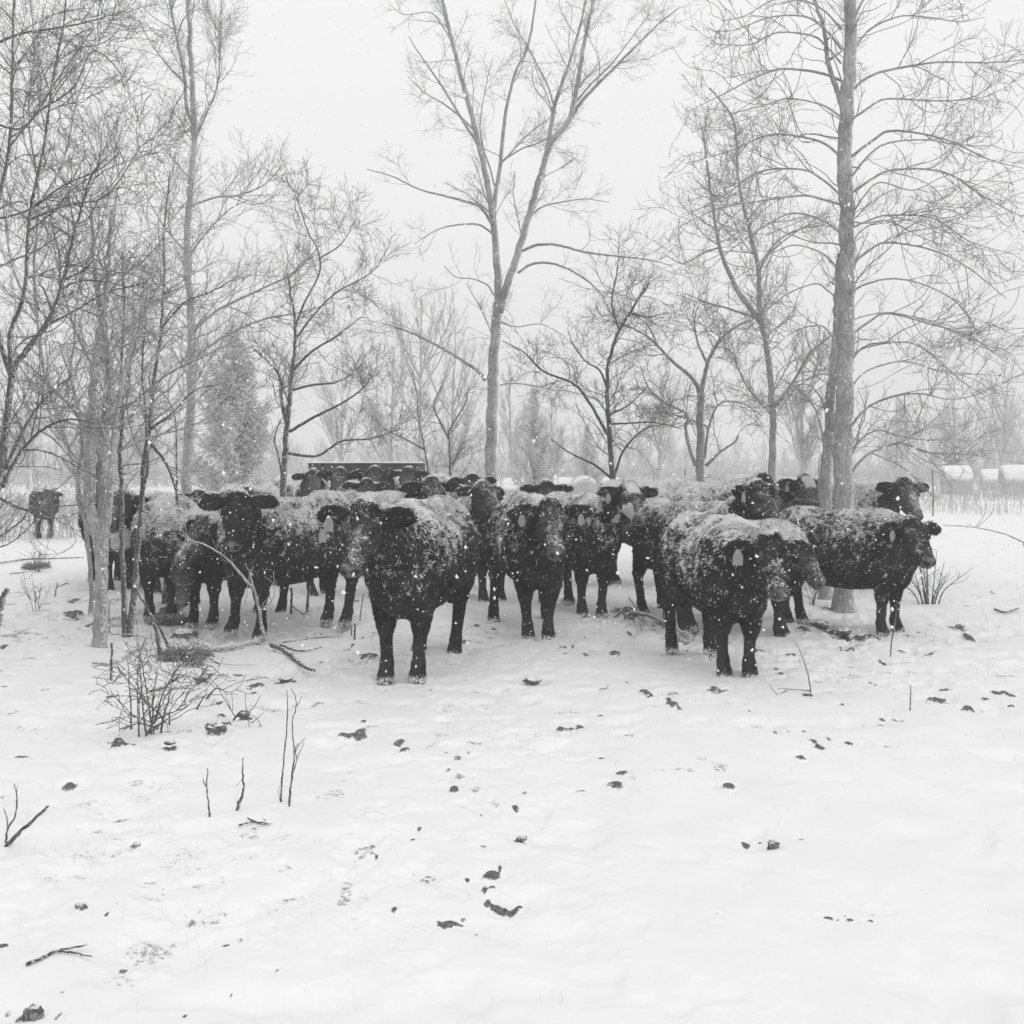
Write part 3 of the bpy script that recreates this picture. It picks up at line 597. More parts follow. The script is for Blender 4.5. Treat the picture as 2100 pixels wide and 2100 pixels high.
# ------------------------------------------------------------ cattle
def sd_cone(p, a, b, r1, r2):
    a = np.asarray(a, np.float32); ba = np.asarray(b, np.float32)-a; pa = p-a
    t = np.clip(pa@ba/max(ba@ba, 1e-9), 0, 1)
    return np.linalg.norm(pa-t[..., None]*ba, axis=-1)-(r1+(r2-r1)*t)
def sd_ell(p, c, r, F=None):
    q = p-np.asarray(c, np.float32)
    if F is not None: q = q@np.asarray(F, np.float32).T
    r = np.asarray(r, np.float32)
    k0 = np.linalg.norm(q/r, axis=-1); k1 = np.linalg.norm(q/(r*r), axis=-1)
    return k0*(k0-1)/np.maximum(k1, 1e-6)
def smin(a, b, k):
    h = np.maximum(k-np.abs(a-b), 0)/k
    return np.minimum(a, b)-h*h*k*.25
def surface_nets(F, org, h):
    ins = F < 0; nx, ny, nz = F.shape
    corners = [(i, j, k) for i in (0, 1) for j in (0, 1) for k in (0, 1)]
    cnt = sum(ins[i:nx-1+i, j:ny-1+j, k:nz-1+k].astype(np.int8) for i, j, k in corners)
    ci = np.argwhere((cnt > 0) & (cnt < 8)); idx = -np.ones((nx-1, ny-1, nz-1), np.int32); idx[tuple(ci.T)] = np.arange(len(ci))
    acc = np.zeros((len(ci), 3)); num = np.zeros(len(ci))
    for a in corners:
        for ax in range(3):
            if a[ax]: continue
            b = list(a); b[ax] = 1
            fa = F[tuple((ci+np.array(a)).T)]; fb = F[tuple((ci+np.array(b)).T)]
            m = (fa < 0) != (fb < 0); t = np.where(m, fa/np.where(m, fa-fb, 1), 0)
            pt = np.array(a, float)[None]+t[:, None]*(np.array(b, float)-np.array(a, float))
            acc += pt*m[:, None]; num += m
    V = (ci+acc/np.maximum(num, 1)[:, None])*h+org
    Q = []
    for ax in range(3):
        o1, o2 = [(1, 2), (2, 0), (0, 1)][ax]
        sl0 = [slice(1, -1)]*3; sl0[ax] = slice(0, -1); sl1 = list(sl0); sl1[ax] = slice(1, None)
        A = ins[tuple(sl0)]; Bm = ins[tuple(sl1)]
        e = np.argwhere(A != Bm); 
        if not len(e): continue
        g = e+np.array([0 if d == ax else 1 for d in range(3)])
        flip = A[tuple(e.T)]
        def cell(d1, d2):
            c = g.copy(); c[:, o1] -= d1; c[:, o2] -= d2; return idx[tuple(c.T)]
        q = np.stack([cell(1, 1), cell(0, 1), cell(0, 0), cell(1, 0)], -1)
        q[~flip] = q[~flip][:, ::-1]; Q.append(q)
    return V, np.concatenate(Q)

def cow(label, front, hind, s=.97, poll=None, yaw=0, pitch=55, hs=1., feet=None, h=.02, tufts=26000, cat='cow', snow=1., blaze=None, tags=(), patch=None, seed=0, name='cow', fsn=1., lean=0, roll=0, furl=1., neckdrop=0):
    r = np.random.default_rng(900+seed)
    fx, fy = front; hx, hy = hind
    d = np.array([fx-hx, fy-hy]); d /= np.linalg.norm(d); ang = math.atan2(d[1], d[0])
    # origin: below the barrel centre; local x forward
    ox, oy = fx-d[0]*.42*s, fy-d[1]*.42*s; oz = float(gz(ox, oy))-.025
    Rw = np.array([[cos(ang), -sin(ang), 0], [sin(ang), cos(ang), 0], [0, 0, 1]])
    root = empty(name, (ox, oy, oz), label, cat, 'cattle bunched together in the snow'); root.rotation_euler = (0, 0, ang)
    def loc(p): return (np.asarray(p, float)-np.array([ox, oy, oz]))@Rw
    if poll is None: P0 = np.array([1.02, 0, 1.16])*s
    else: P0 = loc(W(*poll))
    yw, pt = R(yaw), R(pitch)
    aw = np.array([sin(yw)*cos(pt), -cos(yw)*cos(pt), -sin(pt)]); a = aw@Rw
    nwv = np.array([sin(yw)*sin(pt), -cos(yw)*sin(pt), cos(pt)]); nv = nwv@Rw
    l = np.cross(nv, a); l = l/np.linalg.norm(l)
    if roll:
        c_, s_i = cos(R(roll)), sin(R(roll)); nv, l = nv*c_+l*s_i, l*c_-nv*s_i
    up = nrm(np.array([0, 0, 1.])-a*np.dot(a, [0, 0, 1.])*.3)
    H = s*hs
    def hp(x, y, z): return P0+(a*x+l*y+nv*z)*H
    fo = feet or [(0, 0)]*4
    lo = np.minimum(np.array([-1.02*s, -.5*s, -.03]), np.minimum(P0, hp(.45, 0, 0))-.33*H); lo[2] = -.03
    hi = np.maximum(np.array([.75*s, .5*s, 1.45*s]), np.maximum(P0, hp(.45, 0, 0))+.33*H)
    nx = np.ceil((hi-lo)/h).astype(int)+2
    gx = [(lo[i]+np.arange(nx[i])*h).astype(np.float32) for i in range(3)]
    G = np.stack(np.meshgrid(*gx, indexing='ij'), -1)
    S = lambda *p: np.array(p)*s
    D = sd_ell(G, S(-.06, 0, .87), S(.70, .290, .345))
    D = smin(D, sd_ell(G, S(.38, 0, .93), S(.27, .245, .34)), .12)
    D = smin(D, sd_ell(G, S(-.55, 0, .98), S(.30, .262, .29)), .10)
    D = smin(D, sd_cone(G, S(.30, 0, 1.20), S(-.66, 0, 1.18), .075*s, .085*s), .12)
    D = smin(D, sd_ell(G, S(.0, 0, .70), S(.54, .235, .24)), .1)
    D = smin(D, sd_cone(G, S(.52, 0, .95), S(.50, 0, .64), .21*s, .165*s), .1)
    for sg in (1, -1):
        D = smin(D, sd_ell(G, S(-.50, .18*sg, 1.15), S(.09, .05, .055)), .06)
        D = smin(D, sd_ell(G, S(.44, .155*sg, .90), S(.16, .12, .25)), .08)
    nb = S(.46, 0, 1.04); nk = hp(.03, 0, -.05); mid = (nb*.45+nk*.55)+np.array([0, 0, .0])
    D = smin(D, sd_cone(G, nb, mid, .215*s, .150*s), .10)
    D = smin(D, sd_cone(G, mid, nk, .150*s, .105*s), .07)
    D = smin(D, sd_cone(G, S(.56, 0, .82), mid-np.array([0, 0, .08*s]), .15*s, .08*s), .08)
    # head
    E = sd_ell(G, hp(.05, 0, -.015), np.array([.13, .112, .105])*H, np.array([a, l, nv]))
    E = smin(E, sd_cone(G, hp(-.03, 0, .03), hp(.03, 0, .03), .072*H, .08*H), .04)
    E = smin(E, sd_cone(G, hp(.10, 0, .0), hp(.34, 0, .008), .092*H, .056*H), .04)
    E = smin(E, sd_ell(G, hp(.385, 0, -.008), np.array([.055, .076, .060])*H, np.array([a, l, nv])), .035)
    E = smin(E, sd_cone(G, hp(.10, 0, -.10), hp(.34, 0, -.05), .075*H, .042*H), .05)
    for sg in (1, -1):
        E = smin(E, sd_ell(G, hp(.13, .07*sg, -.05), np.array([.09, .05, .075])*H, np.array([a, l, nv])), .04)
        E = smin(E, sd_ell(G, hp(.115, .092*sg, .045), np.array([.04, .028, .026])*H, np.array([a, l, nv])), .02)
        E = np.maximum(E, -(sd_ell(G, hp(.425, .036*sg, .012), np.array([.016, .014, .012])*H, np.array([a, l, nv]))))
    eyes = [hp(.145, .105*sg, .036) for sg in (1, -1)]
    ears = []
    for sg in (1, -1):
        e0 = hp(.005, .095*sg, .005); ed = nrm(l*sg*1.0-up*(.10+r.uniform(0, .12))-a*.10+nv*r.uniform(-.05, .10))
        ef = nrm(nv*.8+a*.45-np.dot(nv*.8+a*.45, ed)*ed); eu = np.cross(ed, ef)
        ec = e0+ed*.125*H; Fm = np.array([ed, eu, ef])
        ear = sd_ell(G, ec, np.array([.125, .062, .024])*H, Fm)
        ear = np.maximum(ear, -sd_ell(G, ec+ef*.022*H+ed*.012*H, np.array([.09, .040, .016])*H, Fm))
        E = smin(E, sd_cone(G, e0-ed*.02*H, e0+ed*.05*H, .032*H, .028*H), .02); E = smin(E, ear, .018)
        ears.append((ec, ed, eu, ef))
    D = smin(D, E, .035)
    # legs: (shoulder/hip, knee/hock, fetlock, hoof)
    hooves = []
    for k, (fr, sg) in enumerate(((1, 1), (1, -1), (0, 1), (0, -1))):
        dx, dy = fo[k]
        if fr:
            kn = S(.43+dx*.45, .130*sg+dy*.5, .40); ft = S(.42+dx*.9, .115*sg+dy*.9, .125); hf_ = S(.445+dx, .115*sg+dy, .035)
            Lg = sd_cone(G, S(.43, .15*sg, .80), kn+S(0, 0, .03), .125*s, .070*s)
            Lg = smin(Lg, sd_cone(G, kn, ft, .052*s, .040*s), .04); Lg = smin(Lg, sd_ell(G, kn, S(.058, .056, .07)), .03)
        else:
            st = S(-.42, .19*sg, .66); kn = S(-.70+dx*.6, .165*sg+dy*.6, .46); ft = S(-.645+dx*.95, .160*sg+dy*.95, .13); hf_ = S(-.615+dx, .160*sg+dy, .035)
            Lg = sd_cone(G, S(-.56, .15*sg, .92), st, .175*s, .12*s)
            Lg = smin(Lg, sd_cone(G, S(-.56, .165*sg, .78), kn+S(.03, 0, .05), .155*s, .066*s), .07)
            Lg = smin(Lg, sd_cone(G, kn, ft, .056*s, .042*s), .04)
        Lg = smin(Lg, sd_cone(G, ft, hf_, .050*s, .056*s), .03)
        Lg = smin(Lg, sd_cone(G, hf_, hf_-S(-.015, 0, .02), .056*s, .060*s), .03)
        D = smin(D, Lg, .06); hooves.append(hf_)
    D = smin(D, smin(sd_cone(G, S(-.83, 0, 1.12), S(-.885, 0, .72), .035*s, .024*s), sd_cone(G, S(-.885, 0, .74), S(-.87, 0, .42), .03*s, .034*s), .04), .04)
    if blaze == 'x': pass
    V, Q = surface_nets(D, lo, h)
    V = V.astype(float)
    # normals from the field
    gi = (V-lo)/h; i0 = np.clip(np.floor(gi).astype(int), 1, np.array(D.shape)-3)
    def samp(off): 
        c = i0+off; return D[c[:, 0], c[:, 1], c[:, 2]]
    Nn = nrm(np.stack([samp(np.array(o))-samp(-np.array(o)) for o in ((1, 0, 0), (0, 1, 0), (0, 0, 1))], -1).astype(float))
    hd = V-P0; hx_, hy_, hz_ = hd@a/H, hd@l/H, hd@nv/H
    headm = sstep(-.08, .0, hx_)*(np.linalg.norm(hd-a*.17*H, axis=1) < .36*H)
    muz = sstep(.365, .39, hx_-np.abs(hy_)*.30+(fbm(V*30, 2, 3)-.5)*.03)*sstep(-.055, -.025, hz_)*headm
    nost = sstep(.030, .016, np.sqrt((hx_-.425)**2+(np.abs(hy_)-.040)**2+(hz_-.015)**2))*headm
    muz = np.where(headm > .5, muz, 0)
    z = V[:, 2]/s
    legm = sstep(.50, .38, z)
    white = np.zeros(len(V))
    if blaze:
        if blaze == 'face':
            nf = (fbm(V*14, 3, 5)-.5)*.07
            topw = sstep(.17, .13, np.abs(hx_+.02)+nf)*sstep(-.03, .01, hz_)*sstep(.085, .06, np.abs(hy_)+nf)
            sidew = ((hx_ > .10) & (hx_ < .34) & (hz_ < .02+.15*hx_) & (np.abs(hy_) > .03+nf)).astype(float)
            white = np.maximum(topw, sidew)*(np.abs(hy_) < .11)*headm
            bridge = sstep(.16, .19, hx_)*sstep(.0, .02, hz_)*sstep(.06, .045, np.abs(hy_)); white *= 1-bridge
            eyep = sstep(.06, .045, np.sqrt((hx_-.145)**2+(np.abs(hy_)-.10)**2+(hz_-.04)**2)); white = white*(1-eyep); muz = muz*(hz_ > -.03)
        elif blaze == 'forehead':
            white = sstep(.10, .06, np.abs(hx_-.06))*sstep(.01, .03, hz_)*(np.abs(hy_) < .07)*headm
    if patch is not None:
        c, rad = patch; q = np.linalg.norm((V-np.array(c)*s)/np.array(rad), axis=1)+(fbm(V*12, 3, 8)-.5)*1.6
        white = np.maximum(white, sstep(1.1, .85, q))
    # snow caught in the coat: upper surfaces, thick along the back
    nzf = Nn[:, 2]; lowf = fbm(V*np.array([4, 4, 4])+seed*3.1, 3, 12)-.5; mid_ = fbm(V*11+seed, 3, 13)-.5
    sn = sstep(-.62, .95, nzf*.46+(z-.92)*1.6+lowf*1.2+mid_*.8)*.84
    sn = sn+.30*sstep(.6, .98, nzf+lowf*.6)*sstep(1.08, 1.2, z)
    hsn = sstep(-.1, 1.1, nzf*.8+lowf*.8+mid_*.9)*.62+.10*sstep(.08, .25, hx_)*sstep(-.03,.03,hz_)
    hsn = hsn*fsn*.85+.10*fsn*sstep(.0,.1,hx_)
    em = sstep(.12,.16,np.abs(hy_)); hsn = hsn*(1-em)+em*.75*sstep(.35,.85,nzf)*min(fsn*1.5, 1)-.25*sstep(.06,.02,np.abs(hx_-.15))*sstep(.05,.09,np.abs(hy_))
    rid = sstep(.05, .0, np.abs(fbm(V*13+seed, 2, 44)-.5))
    sn = sn-rid*.35
    sn = np.where(headm > .5, hsn, sn)
    sn = sn*snow*(1-legm*.9); sn = np.where(muz > .3, 0, sn)
    sn = np.maximum(sn, .9*sstep(.07, .03, z+mid_*.05)*.8)
    # shaggy relief
    curl = (fbm(V*np.array([16, 16, 20])+seed, 3, 15)-.5)
    amp = np.where(headm > .5, .012, .030)*(1-legm*.75)*(1-muz)*furl
    Vd = V+Nn*(curl*amp)[:, None]
    hoof = np.maximum(sstep(.075, .06, z), nost); muz = muz*(1-nost)
    me = mk_mesh('body', Vd, Q, None, M_fur, {'snow': sn, 'white': white, 'muzzle': muz, 'hoof': hoof, 'face': min(fsn, 1)*headm*sstep(.02, .16, hx_)*(1-.8*sstep(.10, .14, np.abs(hy_)))*.8*(1-white)})
    bdy_ = obj('body', me, root)
    # tufts
    fl = furl*s*np.where(headm > .5, .018, .029)*(1-legm*.62)*(1-muz)
    isear = headm*(np.abs(hy_) > .13); fl = fl*(1+isear*.5)
    T = int(tufts*1.75); c0 = Vd[Q]; ar = np.linalg.norm(np.cross(c0[:, 2]-c0[:, 0], c0[:, 3]-c0[:, 1]), axis=1)
    wt = ar*(1+.6*(headm[Q[:, 0]] > .5)); qi = r.choice(len(Q), T, p=wt/wt.sum())
    uv = r.random((T, 2)); uu, vv_ = uv[:, :1], uv[:, 1:]
    q = Q[qi]; pb = Vd[q[:, 0]]*(1-uu)*(1-vv_)+Vd[q[:, 1]]*uu*(1-vv_)+Vd[q[:, 2]]*uu*vv_+Vd[q[:, 3]]*(1-uu)*vv_
    n0 = Nn[q[:, 0]]; L = fl[q[:, 0]]*r.uniform(.5, 1.25, T); keep = L > .004
    pb, n0, L, qv = pb[keep], n0[keep], L[keep], q[keep, 0]; T = len(pb)
    fz = np.stack([fbm(pb*9+k*17.3, 2, 60+k)-.5 for k in range(3)], -1)
    tang = np.array([-.35, 0, -.75])+fz*4.2+r.normal(size=(T, 3))*.35
    tang = tang-n0*np.sum(tang*n0, 1, keepdims=True); tang = nrm(tang)
    side = np.cross(n0, tang); wd = (L*.06+.0012)[:, None]
    d1 = nrm(n0*.75+tang*.7); d2 = nrm(n0*.15+tang)
    p1 = pb+d1*L[:, None]*.5; p2 = p1+d2*L[:, None]*.55+side*(r.normal(size=(T, 1)))*L[:, None]*.18
    b0_ = pb-n0*.004
    VV = np.stack([b0_-side*wd, b0_+side*wd, p1-side*wd*.8, p1+side*wd*.8, p2], 1).reshape(-1, 3)
    b5 = np.arange(T)[:, None]*5
    QQ = b5+np.array([[0, 1, 3, 2]]); TT = b5+np.array([[2, 3, 4]])
    ts = sn[qv]*1.0+r.normal(size=T)*.17+(fbm(pb*34, 2, 19)-.5)*1.1-.4*sstep(.05, 0, np.abs(fbm(pb*22, 2, 45)-.5))
    tsn = np.where(ts > .60, 1.4, np.where(ts > .46, .66, np.where(ts > .30, .50, -1.)))
    rep = lambda x: np.repeat(x, 5)
    me2 = mk_mesh('coat', VV, QQ, TT, M_fur, {'snow': rep(tsn), 'white': rep(white[qv]), 'muzzle': rep(muz[qv]*0), 'hoof': rep(0*L)})
    obj('coat', me2, bdy_)
    if h < .03:
        for e in eyes:
            bm_v, bm_q = ball(e, .019*H); obj('eye', mk_mesh('eye', bm_v, bm_q, None, M_eye), root)
    for ti, (ei, kind) in enumerate(tags):
        ec, ed, eu, ef = ears[ei]
        dn = np.array([0, 0, -1.]); c = ec+ed*.01*H+ef*.040*H+dn*.035
        if ti and tags[0][0] == ei: c = c+dn*.085+ed*.045
        tl = nrm(ed-dn*np.dot(ed, dn)); k = .9 if kind == 's' else 1.1
        pts = [(-.03, -.02), (-.012, .015), (0, .022), (.012, .015), (.03, -.02), (.03, -.075), (-.03, -.075)]
        if kind == 'o': pts = [(.024*sin(t_)*1.0, -.035+.045*cos(t_)) for t_ in np.linspace(-pi, pi, 13)[:-1]]
        fr_ = nrm(np.cross(tl, dn)); fr_ = fr_*np.sign(np.dot(fr_, ef)+1e-6)
        nn_ = len(pts); A_ = [c+tl*x*k-dn*y_*k+fr_*.003 for x, y_ in pts]; B2 = [c+tl*x*k-dn*y_*k-fr_*.001 for x, y_ in pts]
        ca, cb = np.mean(A_, 0), np.mean(B2, 0)
        Vt = np.array(A_+B2+[ca, cb]); tr = []; qd = []
        for i in range(nn_):
            j = (i+1) % nn_; tr.append([2*nn_, i, j]); tr.append([2*nn_+1, nn_+j, nn_+i]); qd.append([i, nn_+i, nn_+j, j])
        obj('ear_tag', mk_mesh('ear_tag', Vt, qd, tr, M_tag, smooth=False), root)
    return root

def ball(c, rad, nu=12, nv_=9, sc_=(1, 1, 1)):
    u = np.linspace(0, 2*pi, nu, endpoint=False); v = np.linspace(.02, pi-.02, nv_)
    VV, UU = np.meshgrid(v, u, indexing='ij')
    P = np.stack([np.sin(VV)*np.cos(UU), np.sin(VV)*np.sin(UU), np.cos(VV)], -1)*rad*np.array(sc_)+np.asarray(c)
    a = np.arange(nu*nv_).reshape(nv_, nu); q = np.stack([a[:-1], a[1:], np.roll(a, -1, 1)[1:], np.roll(a, -1, 1)[:-1]], -1).reshape(-1, 4)
    return P.reshape(-1, 3), q

# nearest animals
cow('black shaggy cow standing front and centre, two grey tags under its left hand ear', gp(830,1391), (-.50,8.38), .97, (751,1054,6.66), -15, 55, 1.08, h=.016, tufts=60000, tags=((1, 'b'), (1, 's')), seed=1, feet=[(-.02,-.02),(.03,-.01),(.04,-.05),(.0,-.04)])
cow('very black cow facing the viewer behind a bent snowy sapling, ears spread wide', (-2.30,9.05), (-1.50,10.1), .95, (489,1028,8.42), 0, 64, 1.05, h=.017, tufts=45000, fsn=.15, seed=2, feet=[(.02,.05),(-.05,-.22),(0,0),(0,.05)])
cow('cow with long grey face turned down to the left, beside the very black cow', (-2.92,9.75), (-2.42,10.75), .9, (424,1078,9.15), -42, 50, 1.15, fsn=1.15, h=.018, tufts=32000, seed=3, feet=[(0,.0),(.05,0),(0,0),(0,0)], snow=1.15)
cow('cow with its black head lowered to the snow under the long grey face', (-3.50,10.2), (-3.62,11.3), .92, (378,1150,9.25), 6, 74, 1.04, h=.02, tufts=26000, seed=4)
cow('black cow peering between the slim stems on the left', (-4.02,11.9), (-4.55,13.0), .9, (342,1040,11.3), 5, 58, 1.08, h=.02, tufts=26000, seed=5)
cow('black cow with a white brisket half hidden behind the pale trunk', (-4.72,12.3), (-5.3,13.3), .98, (250,1022,11.75), -10, 52, 1.02, h=.02, tufts=24000, seed=6, patch=((.62,0,.66),(.16,.16,.14)))
cow('small lone animal standing far away at the left edge', (-9.5,20.8), (-10.05,22), .88, (100,1012,20.1), -5, 50, 1.0, h=.03, tufts=7000, seed=7)
cow('middle cow facing the viewer, dusty grey face, an oval tag below each ear', (.22,8.75), (.05,9.85), .95, (1129,1046,8.15), 8, 54, 1.08, h=.017, tufts=48000, seed=8, tags=((0, 'o'), (1, 'o')), feet=[(.0,-.025),(0,.025),(0,.12),(0,-.1)])
cow('white faced cow with black eye patches looking at the viewer', (.80,10.05), (.42,11.1), .92, (1288,1006,9.55), 20, 46, 1.04, h=.018, tufts=34000, seed=9, blaze='face', tags=((1, 'o'),), feet=[(.05,-.05),(-.06,0),(0,0),(0,0)])
cow('large cow turned right in profile with its grey tag, snowy back behind the front calf', (2.02,9.75), (1.36,10.6), .90, (1548,1004,9.2), 44, 52, 1.1, h=.018, tufts=38000, seed=10, tags=((1, 's'),))
cow('fluffy calf in front on the right with one house shaped tag', (1.57,7.2), (1.38,8.3), .86, (1576,1120,6.68), 4, 52, 1.07, h=.016, tufts=56000, cat='calf', name='calf', seed=11, tags=((1, 'b'),), furl=1.25, feet=[(.05,-.02),(-.02,.02),(.05,.0),(-.15,.02)])
cow('small calf squeezed behind the front calf with its nose to the right', (2.33,8.92), (1.72,9.2), .78, (1640,1128,8.55), 32, 50, 1.1, h=.018, tufts=26000, cat='calf', name='calf', seed=12, furl=1.2)
cow('side on calf at the right end, oval tag, one ear held out', (3.37,9.2), (2.66,9.85), .86, (1868,1082,8.93), 15, 50, 1.08, h=.017, tufts=44000, cat='calf', name='calf', seed=13, tags=((1, 'o'),), furl=1.25, snow=.8, feet=[(.02,.05),(.0,-.05),(0,0),(0,0)])
# second rank
cow('cow with raised dark head in the gap between front and middle cows', (-.22,10.95), (-.78,11.85), .93, (988,1004,10.45), 42, 42, 1.05, h=.02, tufts=26000, seed=14)
cow('cow whose dark ear and brow show above the front cow\'s rump', (-1.30,11.55), (-2.25,11.85), .94, (884,996,11.15), 22, 48, 1.12, h=.02, tufts=24000, seed=15)
cow('cow seen only as two ears and a brow above the middle cow', (.45,12.3), (.50,13.4), .90, (1121,1000,11.9), 0, 62, 1.05, h=.024, tufts=14000, seed=16)
cow('cow with a white forehead left of the thick trunk', (3.02,12.2), (2.95,13.3), .99, (1648,990,11.6), 18, 50, 1.05, h=.022, tufts=20000, seed=17, blaze='forehead', tags=((1, 's'),))
cow('cow with a thick white blanket of snow on its back behind the profile cow', (2.15,12.15), (1.25,12.6), 1.0, (1560,985,11.9), 50, 50, 1.0, h=.022, tufts=18000, seed=18, snow=1.3)
cow('large cow farthest back on the right, only its snowy spine showing', (3.75,14.7), (2.8,14.85), 1.07, None, 60, 45, 1.0, h=.026, tufts=10000, seed=19, snow=1.4)
cow('cow right of the thick trunk with its ears held out level', (4.38,12.45), (3.75,13.4), 1.0, (1851,997,11.85), 14, 52, 1.1, h=.02, tufts=24000, seed=20, snow=1.15)
cow('cow with flat snowy back at the left behind the peering cow', (-5.3,14.5), (-4.2,14.3), .86, (262,1040,14.3), -60, 50, 1.0, h=.026, tufts=9000, seed=21, snow=1.4)
cow('hunched snowy animal left of the crooked tree, beside the tall tree foot', (-4.15,13.4), (-4.1,14.5), .88, (408,1016,12.9), 5, 60, 1.0, h=.026, tufts=10000, seed=22, snow=1.4)
cow('snow crusted cow behind the very black cow\'s left ear', (-3.2,13.5), (-3.9,14.2), .96, (500,1010,13.2), 40, 62, 1.0, h=.026, tufts=10000, seed=23, snow=1.4)
cow('dark headed cow nearest the feeder\'s left half', (-2.48,15.3), (-2.75,16.4), 1.03, (697,972,14.9), 5, 55, 1.0, h=.026, tufts=9000, seed=24)
cow('white topped cow at the feeder\'s left end', (-3.25,16.6), (-3.9,17.5), 1.04, (642,974,16.2), 25, 50, 1.0, h=.028, tufts=8000, seed=25, snow=1.4)
cow('cow with its ears out in front of the feeder\'s middle', (-2.05,17.2), (-2.0,18.3), 1.08, (768,968,16.8), 5, 55, 1.0, h=.028, tufts=7000, seed=26)
cow('cow with its ears out at the feeder\'s right end', (-1.55,16.4), (-1.2,17.4), 1.06, (838,970,15.9), -8, 55, 1.0, h=.028, tufts=7000, seed=27)
cow('cow half buried behind the backs below the feeder, dark brow only', (-1.85,13.6), (-2.3,14.6), .98, (752,996,13.2), 10, 55, 1.0, h=.026, tufts=9000, seed=28)
cow('cow with a curly snowy brow just left of the forked trunk', (-.55,14.2), (-.75,15.3), 1.0, (968,984,13.8), 8, 58, 1.0, h=.026, tufts=10000, seed=29, snow=1.3)

# ------------------------------------------------------------ feeder, bales, fence
def feeder():
    cx, cy = W(749, 950, 21)[0], 21.2; root = empty('bale_feeder', (cx, cy, float(gz(cx, cy))), 'dark round metal hay feeder ringed by cows in the left background', 'feeder')
    def band(z0, z1, r0, name, par=root):
        u = np.linspace(0, 2*pi, 73)[:-1]; rw = r0+.006*np.sin(u*36)
        prof = [(0, z0), (0, z1), (.012, z1), (.012, z0)]
        V = np.concatenate([np.stack([(rw+o_)*np.cos(u), (rw+o_)*np.sin(u), 0*u+z], -1) for o_, z in prof]); n_ = len(u); a = np.arange(4*n_).reshape(4, n_)
        q = np.concatenate([np.stack([a[i], a[(i+1) % 4], np.roll(a[(i+1) % 4], -1), np.roll(a[i], -1)], -1) for i in range(4)])
        return obj(name, mk_mesh(name, V, q, None, M_metal, smooth=False), par)
    up_ = band(.78, 1.50, 1.17, 'upper_panel'); band(-.05, .55, 1.17, 'skirt')
    u = np.linspace(0, 2*pi, 49)
    for z in (1.51, .78, .56):
        g = Geo(); g.tube(np.stack([1.18*np.cos(u), 1.18*np.sin(u), 0*u+z], -1), np.full(49, .02), 8); obj('hoop', g.mesh('hoop', M_metal), root)
    for k in range(14):
        g = Geo(); t = k/14*2*pi; g.tube([[1.19*cos(t), 1.19*sin(t), 0], [1.19*cos(t), 1.19*sin(t), .75], [1.19*cos(t), 1.19*sin(t), 1.5]], [.018]*3, 6); obj('bar', g.mesh('bar', M_metal), root)
    g = Geo(); g.tube(np.stack([1.175*np.cos(u), 1.175*np.sin(u), 0*u+1.535], -1), .014+.012*vnoise(np.stack([u*3, 0*u, 0*u], -1), 4), 6); obj('rim_snow', g.mesh('rim_snow', M_snowobj), up_)
    V, Q = ball((0, 0, .5), 1, 32, 18, (.95, .95, .62)); V = V+nrm(V)*((fbm(V*6, 3, 3)-.5)*.15)[:, None]; obj('hay', mk_mesh('hay', V, Q, None, M_bale), root)
feeder()

def bale(u, vtop, Y, dia, wid, rot, lab, dz=0.):
    x = (u-1050)/2100*Y; ztop = CAMH-(vtop-950)/2100*Y; zc = ztop-dia/2
    root = empty('round_bale', (x, Y, zc-dia/2), lab, 'hay bale', 'snow capped round bales')
    t = np.linspace(0, 2*pi, 49)[:-1]; prof = [(-.5, .02), (-.5, .55), (-.5, .9), (-.46, .98), (-.3, 1), (0, 1.0), (.3, 1), (.46, .98), (.5, .9), (.5, .55), (.5, .02)]
    V = np.concatenate([np.stack([rr_*dia/2*np.cos(t), 0*t+l_*wid, rr_*dia/2*np.sin(t)+dia/2], -1) for l_, rr_ in prof]); n_ = 48
    a = np.arange(len(prof)*n_).reshape(-1, n_); q = np.stack([a[:-1], a[1:], np.roll(a, -1, 1)[1:], np.roll(a, -1, 1)[:-1]], -1).reshape(-1, 4)[:, ::-1]
    V = V+(np.stack([fbm(V*5+k*9+u, 3, k) for k in range(3)], -1)-.5)*.07
    o = obj('hay_roll', mk_mesh('hay_roll', V, q, None, M_bale), root)
    tt = np.linspace(.22*pi, .78*pi, 17); th_ = .13*np.sin((tt-.22*pi)/(.56*pi)*pi)**.6
    ring = lambda l_, th0: np.stack([(dia/2+th0)*np.cos(tt), 0*tt+l_*wid, (dia/2+th0)*np.sin(tt)+dia/2], -1)
    P_ = np.concatenate([ring(-.5, -.03), ring(-.5, th_*.55), ring(-.42, th_), ring(0, th_*1.1), ring(.42, th_), ring(.5, th_*.55), ring(.5, -.03)])
    a = np.arange(7*17).reshape(7, 17); q = np.stack([a[:-1, :-1], a[:-1, 1:], a[1:, 1:], a[1:, :-1]], -1).reshape(-1, 4)
    P_ = P_+(np.stack([fbm(P_*4+k*9+u, 3, k) for k in range(3)], -1)-.5)*.05
    obj('snow_cap', mk_mesh('snow_cap', P_, q, None, M_snowobj), o)
    root.rotation_euler = (0, 0, R(rot))
bale(1961, 960, 50, 1.45, 1.25, 80, 'nearest bale right of the fence post, snow on its rounded top')
bale(2036, 967, 56, 1.35, 1.2, 75, 'lower bale between the two larger ones at the right')
bale(2082, 959, 50, 1.5, 1.3, 78, 'bale at the far right edge of the picture')
bale(1104, 974, 50, 1.45, 1.2, 70, 'bale showing left of the pale round bale end, behind the middle cow')
bale(1196, 980, 50, 1.4, 1.2, 5, 'bale with its pale round end turned to the viewer left of the white faced cow')
bale(1056, 985, 54, 1.3, 1.2, 80, 'bale nearest the forked trunk, low behind the herd')
